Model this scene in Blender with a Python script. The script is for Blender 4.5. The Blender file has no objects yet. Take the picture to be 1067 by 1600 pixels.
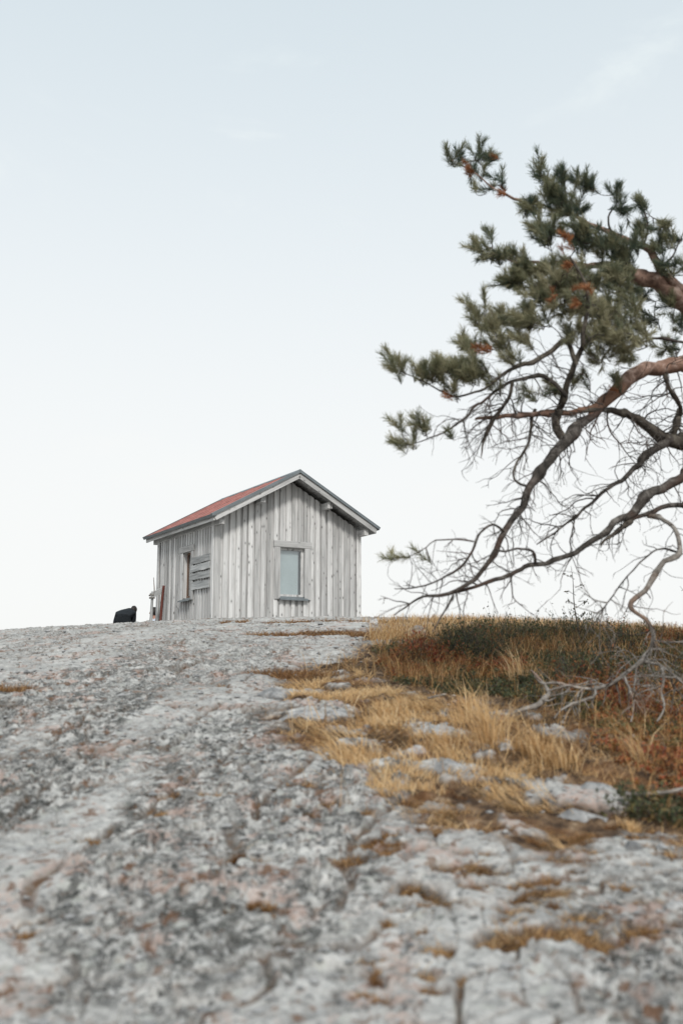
import bpy, bmesh, math, random
import numpy as np
from mathutils import Vector, Matrix, Quaternion

rng = np.random.default_rng(11)
random.seed(11)
sc = bpy.context.scene
col = sc.collection

# ------------------------------------------------------------------ camera
PITCH = 0.16
LENS = 35.0
FPX = 1600.0 * LENS / 36.0          # focal length in photograph pixels
CAMZ = 1.5
cam_d = bpy.data.cameras.new('camera')
cam = bpy.data.objects.new('camera', cam_d)
col.objects.link(cam)
cam_d.sensor_fit = 'VERTICAL'
cam_d.sensor_height = 36.0
cam_d.lens = LENS
cam_d.clip_start = 0.05
cam_d.clip_end = 6000.0
cam.location = (0, 0, CAMZ)
cam.rotation_euler = (math.pi / 2 + PITCH, 0, 0)
cam_d.dof.use_dof = True
cam_d.dof.focus_distance = 20.9
cam_d.dof.aperture_fstop = 1.85
sc.camera = cam

# ------------------------------------------------------------------ sky and sun
SUN_EL = math.radians(40)
sun_xy = Vector((0.16, -0.98)).normalized()
w = bpy.data.worlds.new('World')
sc.world = w
w.use_nodes = True
nt = w.node_tree
for n in list(nt.nodes):
    nt.nodes.remove(n)
def N(t, kind, **kw):
    n = t.nodes.new(kind)
    for k, v in kw.items():
        if k.startswith('i_'):
            n.inputs[k[2:].replace('_', ' ')].default_value = v
        else:
            setattr(n, k, v)
    return n
out = N(nt, 'ShaderNodeOutputWorld')
bg = N(nt, 'ShaderNodeBackground')
bg.inputs['Strength'].default_value = 0.10
sky = N(nt, 'ShaderNodeTexSky', sky_type='NISHITA', sun_disc=False)
sky.sun_elevation = SUN_EL
sky.sun_rotation = math.atan2(sun_xy.x, sun_xy.y)
sky.air_density = 1.0
sky.dust_density = 2.0
sky.ozone_density = 1.0
tc = N(nt, 'ShaderNodeTexCoord')
sep = N(nt, 'ShaderNodeSeparateXYZ')
nt.links.new(tc.outputs['Generated'], sep.inputs[0])
# a thin even veil of high cloud, thinner towards the zenith
mr = N(nt, 'ShaderNodeMapRange', interpolation_type='SMOOTHSTEP')
mr.inputs['From Min'].default_value = 0.10
mr.inputs['From Max'].default_value = 0.80
mr.inputs['To Min'].default_value = 0.97
mr.inputs['To Max'].default_value = 0.70
nt.links.new(sep.outputs['Z'], mr.inputs['Value'])
mp = N(nt, 'ShaderNodeMapping')
mp.inputs['Scale'].default_value = (1.2, 1.2, 3.2)
mp.inputs['Location'].default_value = (0.7, 0.1, 0.2)
nt.links.new(tc.outputs['Generated'], mp.inputs[0])
nz = N(nt, 'ShaderNodeTexNoise')
nz.inputs['Scale'].default_value = 2.6
nz.inputs['Detail'].default_value = 7
nz.inputs['Roughness'].default_value = 0.55
nz.inputs['Distortion'].default_value = 0.6
nt.links.new(mp.outputs[0], nz.inputs['Vector'])
wisp = N(nt, 'ShaderNodeMapRange', interpolation_type='SMOOTHSTEP')
wisp.inputs['From Min'].default_value = 0.54
wisp.inputs['From Max'].default_value = 0.72
wisp.inputs['To Min'].default_value = 0.0
wisp.inputs['To Max'].default_value = 0.75
nt.links.new(nz.outputs['Fac'], wisp.inputs['Value'])
om = N(nt, 'ShaderNodeMath', operation='SUBTRACT')
om.inputs[0].default_value = 1.0
nt.links.new(mr.outputs[0], om.inputs[1])
ml = N(nt, 'ShaderNodeMath', operation='MULTIPLY')
nt.links.new(om.outputs[0], ml.inputs[0])
nt.links.new(wisp.outputs[0], ml.inputs[1])
ad = N(nt, 'ShaderNodeMath', operation='ADD', use_clamp=True)
nt.links.new(mr.outputs[0], ad.inputs[0])
nt.links.new(ml.outputs[0], ad.inputs[1])
mx = N(nt, 'ShaderNodeMix', data_type='RGBA')
nt.links.new(ad.outputs[0], mx.inputs['Factor'])
nt.links.new(sky.outputs[0], mx.inputs['A'])
veil = N(nt, 'ShaderNodeMix', data_type='RGBA')
vr = N(nt, 'ShaderNodeMapRange', interpolation_type='SMOOTHSTEP')
vr.inputs['From Min'].default_value = 0.12
vr.inputs['From Max'].default_value = 0.95
nt.links.new(sep.outputs['Z'], vr.inputs['Value'])
nt.links.new(vr.outputs[0], veil.inputs['Factor'])
veil.inputs['A'].default_value = (5.44, 5.50, 5.44, 1)
veil.inputs['B'].default_value = (4.55, 5.28, 5.42, 1)
nt.links.new(veil.outputs['Result'], mx.inputs['B'])
nt.links.new(mx.outputs['Result'], bg.inputs['Color'])
nt.links.new(bg.outputs[0], out.inputs['Surface'])

sun_d = bpy.data.lights.new('sun', 'SUN')
sun_d.energy = 1.5
sun_d.angle = math.radians(10)
sun_d.color = (1.0, 0.965, 0.92)
sun = bpy.data.objects.new('sun', sun_d)
col.objects.link(sun)
to_sun = Vector((sun_xy.x * math.cos(SUN_EL), sun_xy.y * math.cos(SUN_EL), math.sin(SUN_EL)))
sun.rotation_euler = to_sun.to_track_quat('Z', 'Y').to_euler()
sun.location = to_sun * 30

sc.view_settings.view_transform = 'Standard'
sc.view_settings.look = 'None'
sc.view_settings.exposure = 0.80
sc.view_settings.gamma = 1.0
sc.view_settings.use_curve_mapping = False
sc.render.engine = 'CYCLES'
sc.cycles.use_denoising = True
sc.cycles.max_bounces = 6
sc.cycles.caustics_reflective = False
sc.cycles.caustics_refractive = False
sc.cycles.transparent_max_bounces = 12

# ------------------------------------------------------------------ helpers
def tag(o, label=None, cat=None, group=None, kind=None):
    if label: o['label'] = label
    if cat: o['category'] = cat
    if group: o['group'] = group
    if kind: o['kind'] = kind
    return o

def empty(name, loc=(0, 0, 0), rz=0.0):
    o = bpy.data.objects.new(name, None)
    o.empty_display_size = 0.1
    col.objects.link(o)
    o.location = loc
    o.rotation_euler = (0, 0, rz)
    return o

def mesh_np(name, V, F, mat, parent=None, smooth=False, mats=None, midx=None, attrs=None):
    """V (n,3) array, F (m,k) int array of equal-sized faces or a list of such arrays."""
    me = bpy.data.meshes.new(name)
    V = np.asarray(V, dtype=np.float32)
    Fs = F if isinstance(F, list) else [F]
    Fs = [np.asarray(f, dtype=np.int32) for f in Fs if len(f)]
    me.vertices.add(len(V))
    me.vertices.foreach_set('co', V.ravel())
    nl = sum(f.size for f in Fs)
    npoly = sum(len(f) for f in Fs)
    me.loops.add(nl)
    me.loops.foreach_set('vertex_index', np.concatenate([f.ravel() for f in Fs]))
    me.polygons.add(npoly)
    tot = np.concatenate([np.full(len(f), f.shape[1], dtype=np.int32) for f in Fs])
    st = np.concatenate([[0], np.cumsum(tot)[:-1]]).astype(np.int32)
    me.polygons.foreach_set('loop_start', st)
    me.polygons.foreach_set('loop_total', tot)
    me.polygons.foreach_set('use_smooth', np.full(npoly, bool(smooth)))
    for m in (mats or [mat]):
        me.materials.append(m)
    if midx is not None:
        me.polygons.foreach_set('material_index', np.asarray(midx, dtype=np.int32))
    if attrs:
        for k, a in attrs.items():
            at_ = me.attributes.new(k, 'FLOAT', 'POINT')
            at_.data.foreach_set('value', np.asarray(a, dtype=np.float32))
    me.update(calc_edges=True)
    me.validate()
    o = bpy.data.objects.new(name, me)
    col.objects.link(o)
    if parent is not None:
        o.parent = parent
    return o

def plank(name, parent, M, sx, sy, sz, mat, top=(0, 0), jit=0.0, bev=0.004):
    """A board: local X width, Y thickness, Z length (0..sz); top gives extra end height at -x and +x."""
    hx, hy = sx / 2, sy / 2
    b = min(bev, hx * .4, hy * .4)
    prof = [(-hx, -hy + b), (-hx + b, -hy), (hx - b, -hy), (hx, -hy + b), (hx, hy - b), (hx - b, hy), (-hx + b, hy), (-hx, hy - b)]
    V = []
    def j(): return (random.random() - .5) * 2 * jit
    nseg = 4 if jit > 0.002 else 1
    for s in range(nseg + 1):
        jx, jy = j(), j() * .5
        jw = 1 + j() * 4
        for x, y in prof:
            z = sz * s / nseg
            if s == nseg:
                z += top[0] + (top[1] - top[0]) * (x + hx) / sx
            V.append((x * jw + jx, y + jy, z))
    Fq = []
    for s in range(nseg):
        for i in range(8):
            a = s * 8 + i; c = s * 8 + (i + 1) % 8
            Fq.append((a, c, c + 8, a + 8))
    e = nseg * 8
    caps = [(7, 6, 5, 4, 3, 2, 1, 0), tuple(e + i for i in range(8))]
    o = mesh_np(name, V, [np.array(Fq), np.array(caps)], mat, parent)
    o.matrix_local = M
    return o

def frame(o, x, y, z):
    return Matrix(((x[0], y[0], z[0], o[0]), (x[1], y[1], z[1], o[1]), (x[2], y[2], z[2], o[2]), (0, 0, 0, 1)))

def at(px, py, y):
    """World point on the sight line of a photograph pixel at distance y in front of the camera."""
    u = (px - 533.5) / FPX; v = (800 - py) / FPX
    d = np.array([u, math.cos(PITCH) - v * math.sin(PITCH), math.sin(PITCH) + v * math.cos(PITCH)])
    return np.array([0, 0, CAMZ]) + d * (y / d[1])

# ---- noise
def h32(ix, iy, seed):
    x = (ix.astype(np.int64) * 374761393 + iy.astype(np.int64) * 668265263 + seed * 974634371) & 0xFFFFFFFF
    x = ((x ^ (x >> 13)) * 1274126177) & 0xFFFFFFFF
    x = ((x ^ (x >> 16)) * 2246822519) & 0xFFFFFFFF
    return ((x ^ (x >> 15)) & 0xFFFFFF) / float(0xFFFFFF)
def vnoise(x, y, seed=0):
    ix = np.floor(x); iy = np.floor(y); fx = x - ix; fy = y - iy
    fx = fx * fx * fx * (fx * (fx * 6 - 15) + 10); fy = fy * fy * fy * (fy * (fy * 6 - 15) + 10)
    a = h32(ix, iy, seed); b = h32(ix + 1, iy, seed); c = h32(ix, iy + 1, seed); d = h32(ix + 1, iy + 1, seed)
    return (a + (b - a) * fx) * (1 - fy) + (c + (d - c) * fx) * fy
def fbm(x, y, oct=4, seed=0, rough=.5):
    s = 0.; a = 1.; t = 0.
    for o in range(oct):
        s = s + a * (vnoise(x * 2 ** o + 13.7 * o, y * 2 ** o - 7.1 * o, seed + o) - .5); t += a; a *= rough
    return s / t
def worley(x, y, seed=0):
    ix = np.floor(x); iy = np.floor(y)
    f1 = np.full(x.shape, 9.); f2 = np.full(x.shape, 9.); idr = np.zeros(x.shape); id2 = np.zeros(x.shape); dx1 = np.zeros(x.shape); dy1 = np.zeros(x.shape)
    for dx in (-1, 0, 1):
        for dy in (-1, 0, 1):
            cx = ix + dx; cy = iy + dy
            ox = cx + h32(cx, cy, seed) - x; oy = cy + h32(cx, cy, seed + 1) - y
            d = np.sqrt(ox * ox + oy * oy)
            near = d < f1
            f2 = np.where(near, f1, np.minimum(f2, d))
            f1 = np.where(near, d, f1)
            idr = np.where(near, h32(cx, cy, seed + 2), idr)
            id2 = np.where(near, h32(cx, cy, seed + 3), id2)
            dx1 = np.where(near, ox, dx1); dy1 = np.where(near, oy, dy1)
    return f1, f2, idr, id2, dx1, dy1
def sstep(a, b, x):
    t = np.clip((x - a) / (b - a), 0, 1)
    return t * t * (3 - 2 * t)

# ------------------------------------------------------------------ terrain shape
GA, GB = 0.2223, 0.00463
def ground_base(x, y):
    z = GA * y - GB * y * y - 0.006 * x * x
    z = z - 0.34 * np.exp(-((x + 4.4) ** 2 + (y - 24.45) ** 2) / (2 * 0.5 ** 2))      # hollow behind the hut
    k = 2.0
    return -38 + k * np.logaddexp(0, (z + 38) / k)
def gp(px, py):
    """Ground point (x, y) seen at a photograph pixel, on the smooth hill."""
    d = at(px, py, 1.0) - np.array([0, 0, CAMZ])
    t = d[2]; s = d[0]
    A = GB + 0.006 * s * s; Bc = GA - t
    D = max(Bc * Bc - 4 * A * CAMZ, 0)
    y = (Bc - math.sqrt(D)) / (2 * A)
    return np.array([s * y, y])

def in_poly(x, y, P):
    """Signed distance to a polygon, positive inside."""
    P = np.asarray(P); n = len(P)
    inside = np.zeros(x.shape, bool); dmin = np.full(x.shape, 1e9)
    for i in range(n):
        ax, ay = P[i]; bx, by = P[(i + 1) % n]
        cond = ((ay > y) != (by > y))
        with np.errstate(divide='ignore', invalid='ignore'):
            xi = (bx - ax) * (y - ay) / (by - ay) + ax
        inside ^= cond & (x < xi)
        ex, ey = bx - ax, by - ay
        t = np.clip(((x - ax) * ex + (y - ay) * ey) / (ex * ex + ey * ey + 1e-12), 0, 1)
        dmin = np.minimum(dmin, np.hypot(x - ax - t * ex, y - ay - t * ey))
    return np.where(inside, dmin, -dmin)
def px_poly(pts):
    return np.array([gp(*p) for p in pts])
SOIL_POLY = np.vstack([px_poly([(600, 966), (575, 985), (555, 1010), (430, 1048), (392, 1085), (405, 1145), (500, 1195), (570, 1250), (640, 1290), (700, 1300), (770, 1330), (870, 1345), (910, 1300), (1000, 1300), (1067, 1330)]),
                       [(5.5, 4.4), (10, 6), (11, 16), (3, 19.5), (1.2, 17.8)]])
SHRUB_POLY = np.vstack([px_poly([(590, 1012), (700, 998), (820, 988), (960, 990), (1067, 1000)]), [(9, 12), (9, 5.4), (3.6, 4.6)],
                        px_poly([(1067, 1320), (1005, 1268), (950, 1195), (925, 1125), (830, 1095), (690, 1078), (600, 1045)])])
# outcrops of bare rock inside the grassy strip: pixel, half width and half depth in metres
OUTCROP = [(gp(490, 1108), .30, .22), (gp(430, 1075), .28, .2), (gp(690, 1148), .2, .16), (gp(703, 1202), .19, .10), (gp(935, 1245), .24, .20),
           (gp(640, 1180), .10, .10), (gp(780, 1165), .10, .12), (gp(560, 1165), .12, .08), (gp(610, 1200), .10, .06)]
# tufts of moss and dry grass on the bare rock
TUFT = [(gp(650, 1262), .16, .07), (gp(690, 1395), .12, .06), (gp(640, 1480), .09, .06), (gp(835, 1440), .13, .08), (gp(855, 1290), .14, .1), (gp(990, 1455), .1, .05),
        (gp(930, 1335), .14, .06), (gp(385, 1345), .07, .05), (gp(265, 1245), .12, .05), (gp(120, 1325), .08, .06), (gp(70, 1435), .07, .05), (gp(215, 1275), .08, .05),
        (gp(375, 969), .3, .5), (gp(500, 968), 1.1, .7), (gp(470, 985), .8, .35), (gp(450, 1045), .4, .2), (gp(25, 1075), .25, .2), (gp(270, 1075), .2, .1), (gp(680, 1310), .12, .05),
        (gp(1030, 1350), .12, .08), (gp(400, 1420), .06, .04), (gp(590, 1310), .08, .05), (gp(640, 1545), .08, .03), (gp(960, 1300), .12, .06), (gp(560, 985), .7, .5),
        (gp(600, 1335), .12, .06), (gp(715, 1345), .12, .06), (gp(660, 1425), .10, .05), (gp(770, 1365), .13, .07), (gp(850, 1385), .12, .05), (gp(905, 1375), .1, .05), (gp(800, 1420), .1, .05), (gp(540, 1265), .12, .06), (gp(620, 1520), .08, .04), (gp(470, 1230), .1, .05), (gp(1040, 1400), .12, .06), (gp(950, 1480), .1, .04)]
_r = random.Random(5)
_t = []
for (c, rx, ry) in TUFT:
    if rx > .2:
        _t.append((c, rx, ry)); continue
    for _ in range(5):
        a_ = _r.uniform(-1.5, 1.5); f_ = _r.uniform(.25, .7)
        _t.append((c + np.array([a_ * rx, _r.uniform(-1.6, 1.6) * ry + .35 * a_ * rx]), rx * f_, max(.018, ry * f_ * _r.uniform(.6, 1.2))))
TUFT = _t
CRACK = [[(375, 1160), (330, 1195), (262, 1240), (190, 1290), (110, 1345), (40, 1420)], [(120, 1225), (80, 1260), (0, 1300)], [(480, 1190), (430, 1240), (370, 1300), (350, 1380)],
         [(0, 1110), (70, 1098), (180, 1105)], [(60, 1030), (170, 1022), (260, 1030)], [(620, 1260), (560, 1330), (530, 1420)], [(350, 1100), (300, 1130), (200, 1165), (100, 1190)]]
CRACK = [px_poly(c) for c in CRACK]
def seg_dist(x, y, P):
    d = np.full(x.shape, 1e9)
    for i in range(len(P) - 1):
        ax, ay = P[i]; ex, ey = P[i + 1] - P[i]
        t = np.clip(((x - ax) * ex + (y - ay) * ey) / (ex * ex + ey * ey), 0, 1)
        d = np.minimum(d, np.hypot(x - ax - t * ex, y - ay - t * ey))
    return d
def soil_mask(x, y):
    n = fbm(x * 2.2, y * 2.2, 4, 50) * .9 + fbm(x * 9, y * 9, 3, 60) * .35
    sd = in_poly(x, y, SOIL_POLY)
    m = sstep(-.10, .14, sd + n * .55)
    for (c, rx, ry) in OUTCROP:
        q = np.hypot((x - c[0]) / rx, (y - c[1]) / ry)
        m = m * sstep(.65, 1.15, q + n * .9)
    stony = sstep(.15, .23, fbm(x * 4.2 + 3, y * 4.2, 4, 160)) * (1 - sstep(-.25, .05, in_poly(x, y, SHRUB_POLY)))
    m = m * (1 - .8 * stony)
    for (c, rx, ry) in TUFT:
        q = np.hypot((x - c[0]) / rx, (y - c[1]) / ry)
        m = np.maximum(m, 1 - sstep(.45, 1.25, q + n * 1.3))
    return m
def terrain(x, y, want=False):
    z = ground_base(x, y)
    r = np.hypot(x, y)
    near = 1 - sstep(34, 60, r)
    n_lo = fbm(x * .35, y * .35, 3, 1); n_mid = fbm(x * 1.3, y * 1.3, 4, 9)
    soil = soil_mask(x, y)
    rock = 1 - soil
    # foliated, broken bedrock
    wx = x + fbm(x * 1.7, y * 1.7, 3, 21) * .5; wy = y + fbm(x * 1.7 + 31, y * 1.7, 3, 22) * .5
    ang = math.radians(38); ca, sa = math.cos(ang), math.sin(ang)
    u = wx * ca + wy * sa; v = -wx * sa + wy * ca
    f1, f2, i1, j1, dx, dy = worley(u / 1.05, v / .55, 101)
    e1 = f2 - f1
    h = (i1 - .5) * .035 + (dx * (j1 - .5) + dy * (i1 - .5)) * .07 - .045 * (1 - sstep(0, .035, e1))
    g1, g2, i2, j2, dx, dy = worley(u / .30 + 5, v / .17, 202)
    e2 = g2 - g1
    h = h + (i2 - .5) * .026 + (dx * (j2 - .5) + dy * (i2 - .5)) * .06 - .024 * (1 - sstep(0, .06, e2))
    k1, k2, i3, j3, dx, dy = worley(u / .105, v / .065 + 9, 303)
    xs = x - .09 * y
    rough = sstep(-.10, .10, fbm(xs * 1.9, y * .42, 4, 77, .55) + .05)
    h = h + ((i3 - .5) * .026 + (dx * (j3 - .5) + dy * (i3 - .5)) * .05 - .016 * (1 - sstep(0, .12, k2 - k1))) * (.30 + 1.0 * rough)
    m1, m2, i4, j4, dx, dy = worley(wx / .042, wy / .036 + 3, 404)
    h = h + ((i4 - .5) * .012 + (dx * (j4 - .5) + dy * (i4 - .5)) * .014 - .005 * (1 - sstep(0, .2, m2 - m1))) * (.4 + 1.0 * rough)
    m1, m2, i5, j5, dx, dy = worley(wx / .019, wy / .019 + 3, 505)
    h = h + (i5 - .5) * .007 * (.3 + rough) * (1 - sstep(7, 12, r))
    cr = np.full(x.shape, 1e9)
    for c in CRACK:
        cr = np.minimum(cr, seg_dist(x + fbm(x * 3, y * 3, 3, 91) * .16, y + fbm(x * 3 + 9, y * 3, 3, 92) * .16, c))
    gap = 1 - sstep(.006, .030, cr)
    h = h - .05 * gap
    h = h * .55
    n_fine = fbm(x * 24, y * 24, 3, 33)
    far_ = sstep(7, 14, y)
    z = z + near * (n_lo * .08 + n_mid * (.07 - .03 * far_) - .04 * far_ + rock * (h + n_fine * .012) + soil * (-.03 + n_fine * .03 + fbm(x * 7, y * 7, 3, 41) * .06))
    if not want:
        return z
    moss = np.maximum(gap * .9, (1 - sstep(.0, .05, e1)) * sstep(-.0, .12, fbm(x * .8 + 4, y * .8, 3, 55)))
    moss = np.maximum(moss, .8 * (1 - sstep(.02, .12, e2)) * sstep(-.04, .12, fbm(x * 1.1 + 14, y * 1.1, 3, 56)))
    return z, soil, moss * rock, rough
_g = {}
def gz(x, y):
    return float(terrain(np.array([x], float), np.array([y], float))[0])

# ------------------------------------------------------------------ materials
def new_mat(name):
    m = bpy.data.materials.new(name)
    m.use_nodes = True
    t = m.node_tree
    b = t.nodes['Principled BSDF']
    return m, t, b
def ramp(t, stops, fac=None):
    r = N(t, 'ShaderNodeValToRGB')
    e = r.color_ramp.elements
    while len(e) < len(stops):
        e.new(.5)
    for el, (p, c) in zip(e, stops):
        el.position = p
        el.color = (*c, 1) if len(c) == 3 else c
    if fac is not None:
        t.links.new(fac, r.inputs['Fac'])
    return r
def noise(t, vec, scale, detail=5, rough=.55, dist=0.0):
    n = N(t, 'ShaderNodeTexNoise')
    n.inputs['Scale'].default_value = scale
    n.inputs['Detail'].default_value = detail
    n.inputs['Roughness'].default_value = rough
    n.inputs['Distortion'].default_value = dist
    if vec is not None:
        t.links.new(vec, n.inputs['Vector'])
    return n
def mixc(t, fac, a, b, mode='MIX'):
    m = N(t, 'ShaderNodeMix', data_type='RGBA', blend_type=mode)
    for s, v in (('Factor', fac), ('A', a), ('B', b)):
        if hasattr(v, 'is_linked') or isinstance(v, bpy.types.NodeSocket):
            t.links.new(v, m.inputs[s])
        elif isinstance(v, (int, float)):
            m.inputs[s].default_value = v
        else:
            m.inputs[s].default_value = (*v, 1)
    return m.outputs['Result']
def mrange(t, v, a, b, c=0., d=1.):
    n = N(t, 'ShaderNodeMapRange', interpolation_type='SMOOTHSTEP')
    for k, q in zip(('From Min', 'From Max', 'To Min', 'To Max'), (a, b, c, d)):
        n.inputs[k].default_value = q
    t.links.new(v, n.inputs['Value'])
    return n.outputs[0]
def math_n(t, op, a, b):
    n = N(t, 'ShaderNodeMath', operation=op)
    for i, v in enumerate((a, b)):
        if isinstance(v, (int, float)):
            n.inputs[i].default_value = v
        else:
            t.links.new(v, n.inputs[i])
    return n.outputs[0]
def bump(t, b, h, strength=.4, dist=.01):
    n = N(t, 'ShaderNodeBump')
    n.inputs['Strength'].default_value = strength
    n.inputs['Distance'].default_value = dist
    t.links.new(h, n.inputs['Height'])
    t.links.new(n.outputs[0], b.inputs['Normal'])

def wood_mat(name, dark, mid, light, knots=True, spread=.26):
    m, t, b = new_mat(name)
    tco = N(t, 'ShaderNodeTexCoord'); oi = N(t, 'ShaderNodeObjectInfo')
    off = N(t, 'ShaderNodeVectorMath', operation='SCALE')
    off.inputs[0].default_value = (31.7, 17.3, 53.1)
    t.links.new(oi.outputs['Random'], off.inputs['Scale'])
    add = N(t, 'ShaderNodeVectorMath', operation='ADD')
    t.links.new(tco.outputs['Object'], add.inputs[0]); t.links.new(off.outputs[0], add.inputs[1])
    m1 = N(t, 'ShaderNodeMapping'); m1.inputs['Scale'].default_value = (16, 16, 1.1)
    m2 = N(t, 'ShaderNodeMapping'); m2.inputs['Scale'].default_value = (110, 110, 2.5)
    m3 = N(t, 'ShaderNodeMapping'); m3.inputs['Scale'].default_value = (11, .01, 5.5)
    for q in (m1, m2, m3):
        t.links.new(add.outputs[0], q.inputs[0])
    n1 = noise(t, m1.outputs[0], 1, 6, .6, .8); n2 = noise(t, m2.outputs[0], 1, 3, .5)
    big = noise(t, add.outputs[0], 1.7, 3)
    c = ramp(t, [(.28, dark), (.5, mid), (.72, light)], n1.outputs['Fac']).outputs['Color']
    c = mixc(t, mrange(t, n2.outputs['Fac'], .52, .72, 0, .55), c, dark)
    c = mixc(t, mrange(t, big.outputs['Fac'], .5, .75, 0, .35), c, mid)
    hsv = N(t, 'ShaderNodeHueSaturation')
    t.links.new(c, hsv.inputs['Color'])
    t.links.new(mrange(t, oi.outputs['Random'], 0, 1, 1 - spread, 1 + spread * .6), hsv.inputs['Value'])
    c = hsv.outputs['Color']
    if knots:
        vo = N(t, 'ShaderNodeTexVoronoi'); vo.inputs['Scale'].default_value = 1.0
        t.links.new(m3.outputs[0], vo.inputs['Vector'])
        sepc = N(t, 'ShaderNodeSeparateColor'); t.links.new(vo.outputs['Color'], sepc.inputs[0])
        sel = mrange(t, sepc.outputs[0], .34, .4)
        k = math_n(t, 'MULTIPLY', mrange(t, vo.outputs['Distance'], .10, .20, 1, 0), sel)
        c = mixc(t, math_n(t, 'MULTIPLY', k, .85), c, (.035, .032, .03))
        ring = math_n(t, 'MULTIPLY', mrange(t, vo.outputs['Distance'], .14, .4, .4, 0), sel)
        c = mixc(t, ring, c, dark)
    t.links.new(c, b.inputs['Base Color'])
    b.inputs['Roughness'].default_value = .85
    b.inputs['Specular IOR Level'].default_value = .25
    bump(t, b, math_n(t, 'ADD', n1.outputs['Fac'], n2.outputs['Fac']), .5, .006)
    return m
M = {}
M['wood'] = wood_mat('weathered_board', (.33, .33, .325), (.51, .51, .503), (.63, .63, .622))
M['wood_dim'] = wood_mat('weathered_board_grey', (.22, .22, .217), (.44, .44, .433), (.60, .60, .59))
M['wood_rough'] = wood_mat('rough_plank', (.14, .145, .145), (.36, .37, .37), (.54, .545, .54), False)
M['wood_brown'] = wood_mat('brown_window_wood', (.07, .045, .033), (.17, .11, .08), (.27, .19, .15), False)
M['wood_red'] = wood_mat('red_brown_pole', (.07, .022, .016), (.15, .05, .038), (.21, .085, .065), False)

def plain(name, c, rough=.6, spec=.4, nscale=0, namp=.15, metal=0.):
    m, t, b = new_mat(name)
    b.inputs['Roughness'].default_value = rough
    b.inputs['Specular IOR Level'].default_value = spec
    b.inputs['Metallic'].default_value = metal
    if nscale:
        tco = N(t, 'ShaderNodeTexCoord')
        n = noise(t, tco.outputs['Object'], nscale, 5)
        lo = tuple(x * (1 - namp) for x in c); hi = tuple(min(1, x * (1 + namp)) for x in c)
        t.links.new(ramp(t, [(.3, lo), (.7, hi)], n.outputs['Fac']).outputs['Color'], b.inputs['Base Color'])
    else:
        b.inputs['Base Color'].default_value = (*c, 1)
    return m
M['roof_red'] = plain('red_roofing', (.32, .14, .12), .7, .3, 6, .28)
M['metal_grey'] = plain('grey_sheet_edging', (.13, .15, .16), .5, .5, 5, .2)
M['dark_wall'] = plain('dark_inner_wall', (.12, .115, .11), .9, .1, 4, .3)
M['stone_base'] = plain('foundation_stone', (.3, .3, .29), .9, .2, 9, .4)
M['sky_sheen_panel'] = plain('painted_sky_sheen', (.55, .585, .595), .9, .1, 2, .08)  # pale colour stands in for sky reflected in the window panes
def glass_mat():
    m, t, b = new_mat('window_glass')
    b.inputs['Base Color'].default_value = (.8, .86, .88, 1)
    b.inputs['Roughness'].default_value = .03
    tr = N(t, 'ShaderNodeBsdfTransparent'); tr.inputs[0].default_value = (.88, .91, .91, 1)
    gl = N(t, 'ShaderNodeBsdfGlossy'); gl.inputs['Roughness'].default_value = .02
    gl.inputs['Color'].default_value = (.95, .97, 1, 1)
    lw = N(t, 'ShaderNodeLayerWeight'); lw.inputs['Blend'].default_value = .5
    pw = math_n(t, 'POWER', lw.outputs['Facing'], 3.0)
    fr = math_n(t, 'ADD', math_n(t, 'MULTIPLY', pw, .8), .10)
    mixs = N(t, 'ShaderNodeMixShader')
    t.links.new(fr, mixs.inputs[0]); t.links.new(tr.outputs[0], mixs.inputs[1]); t.links.new(gl.outputs[0], mixs.inputs[2])
    t.links.new(mixs.outputs[0], t.nodes['Material Output'].inputs['Surface'])
    return m
M['glass'] = glass_mat()

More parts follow.
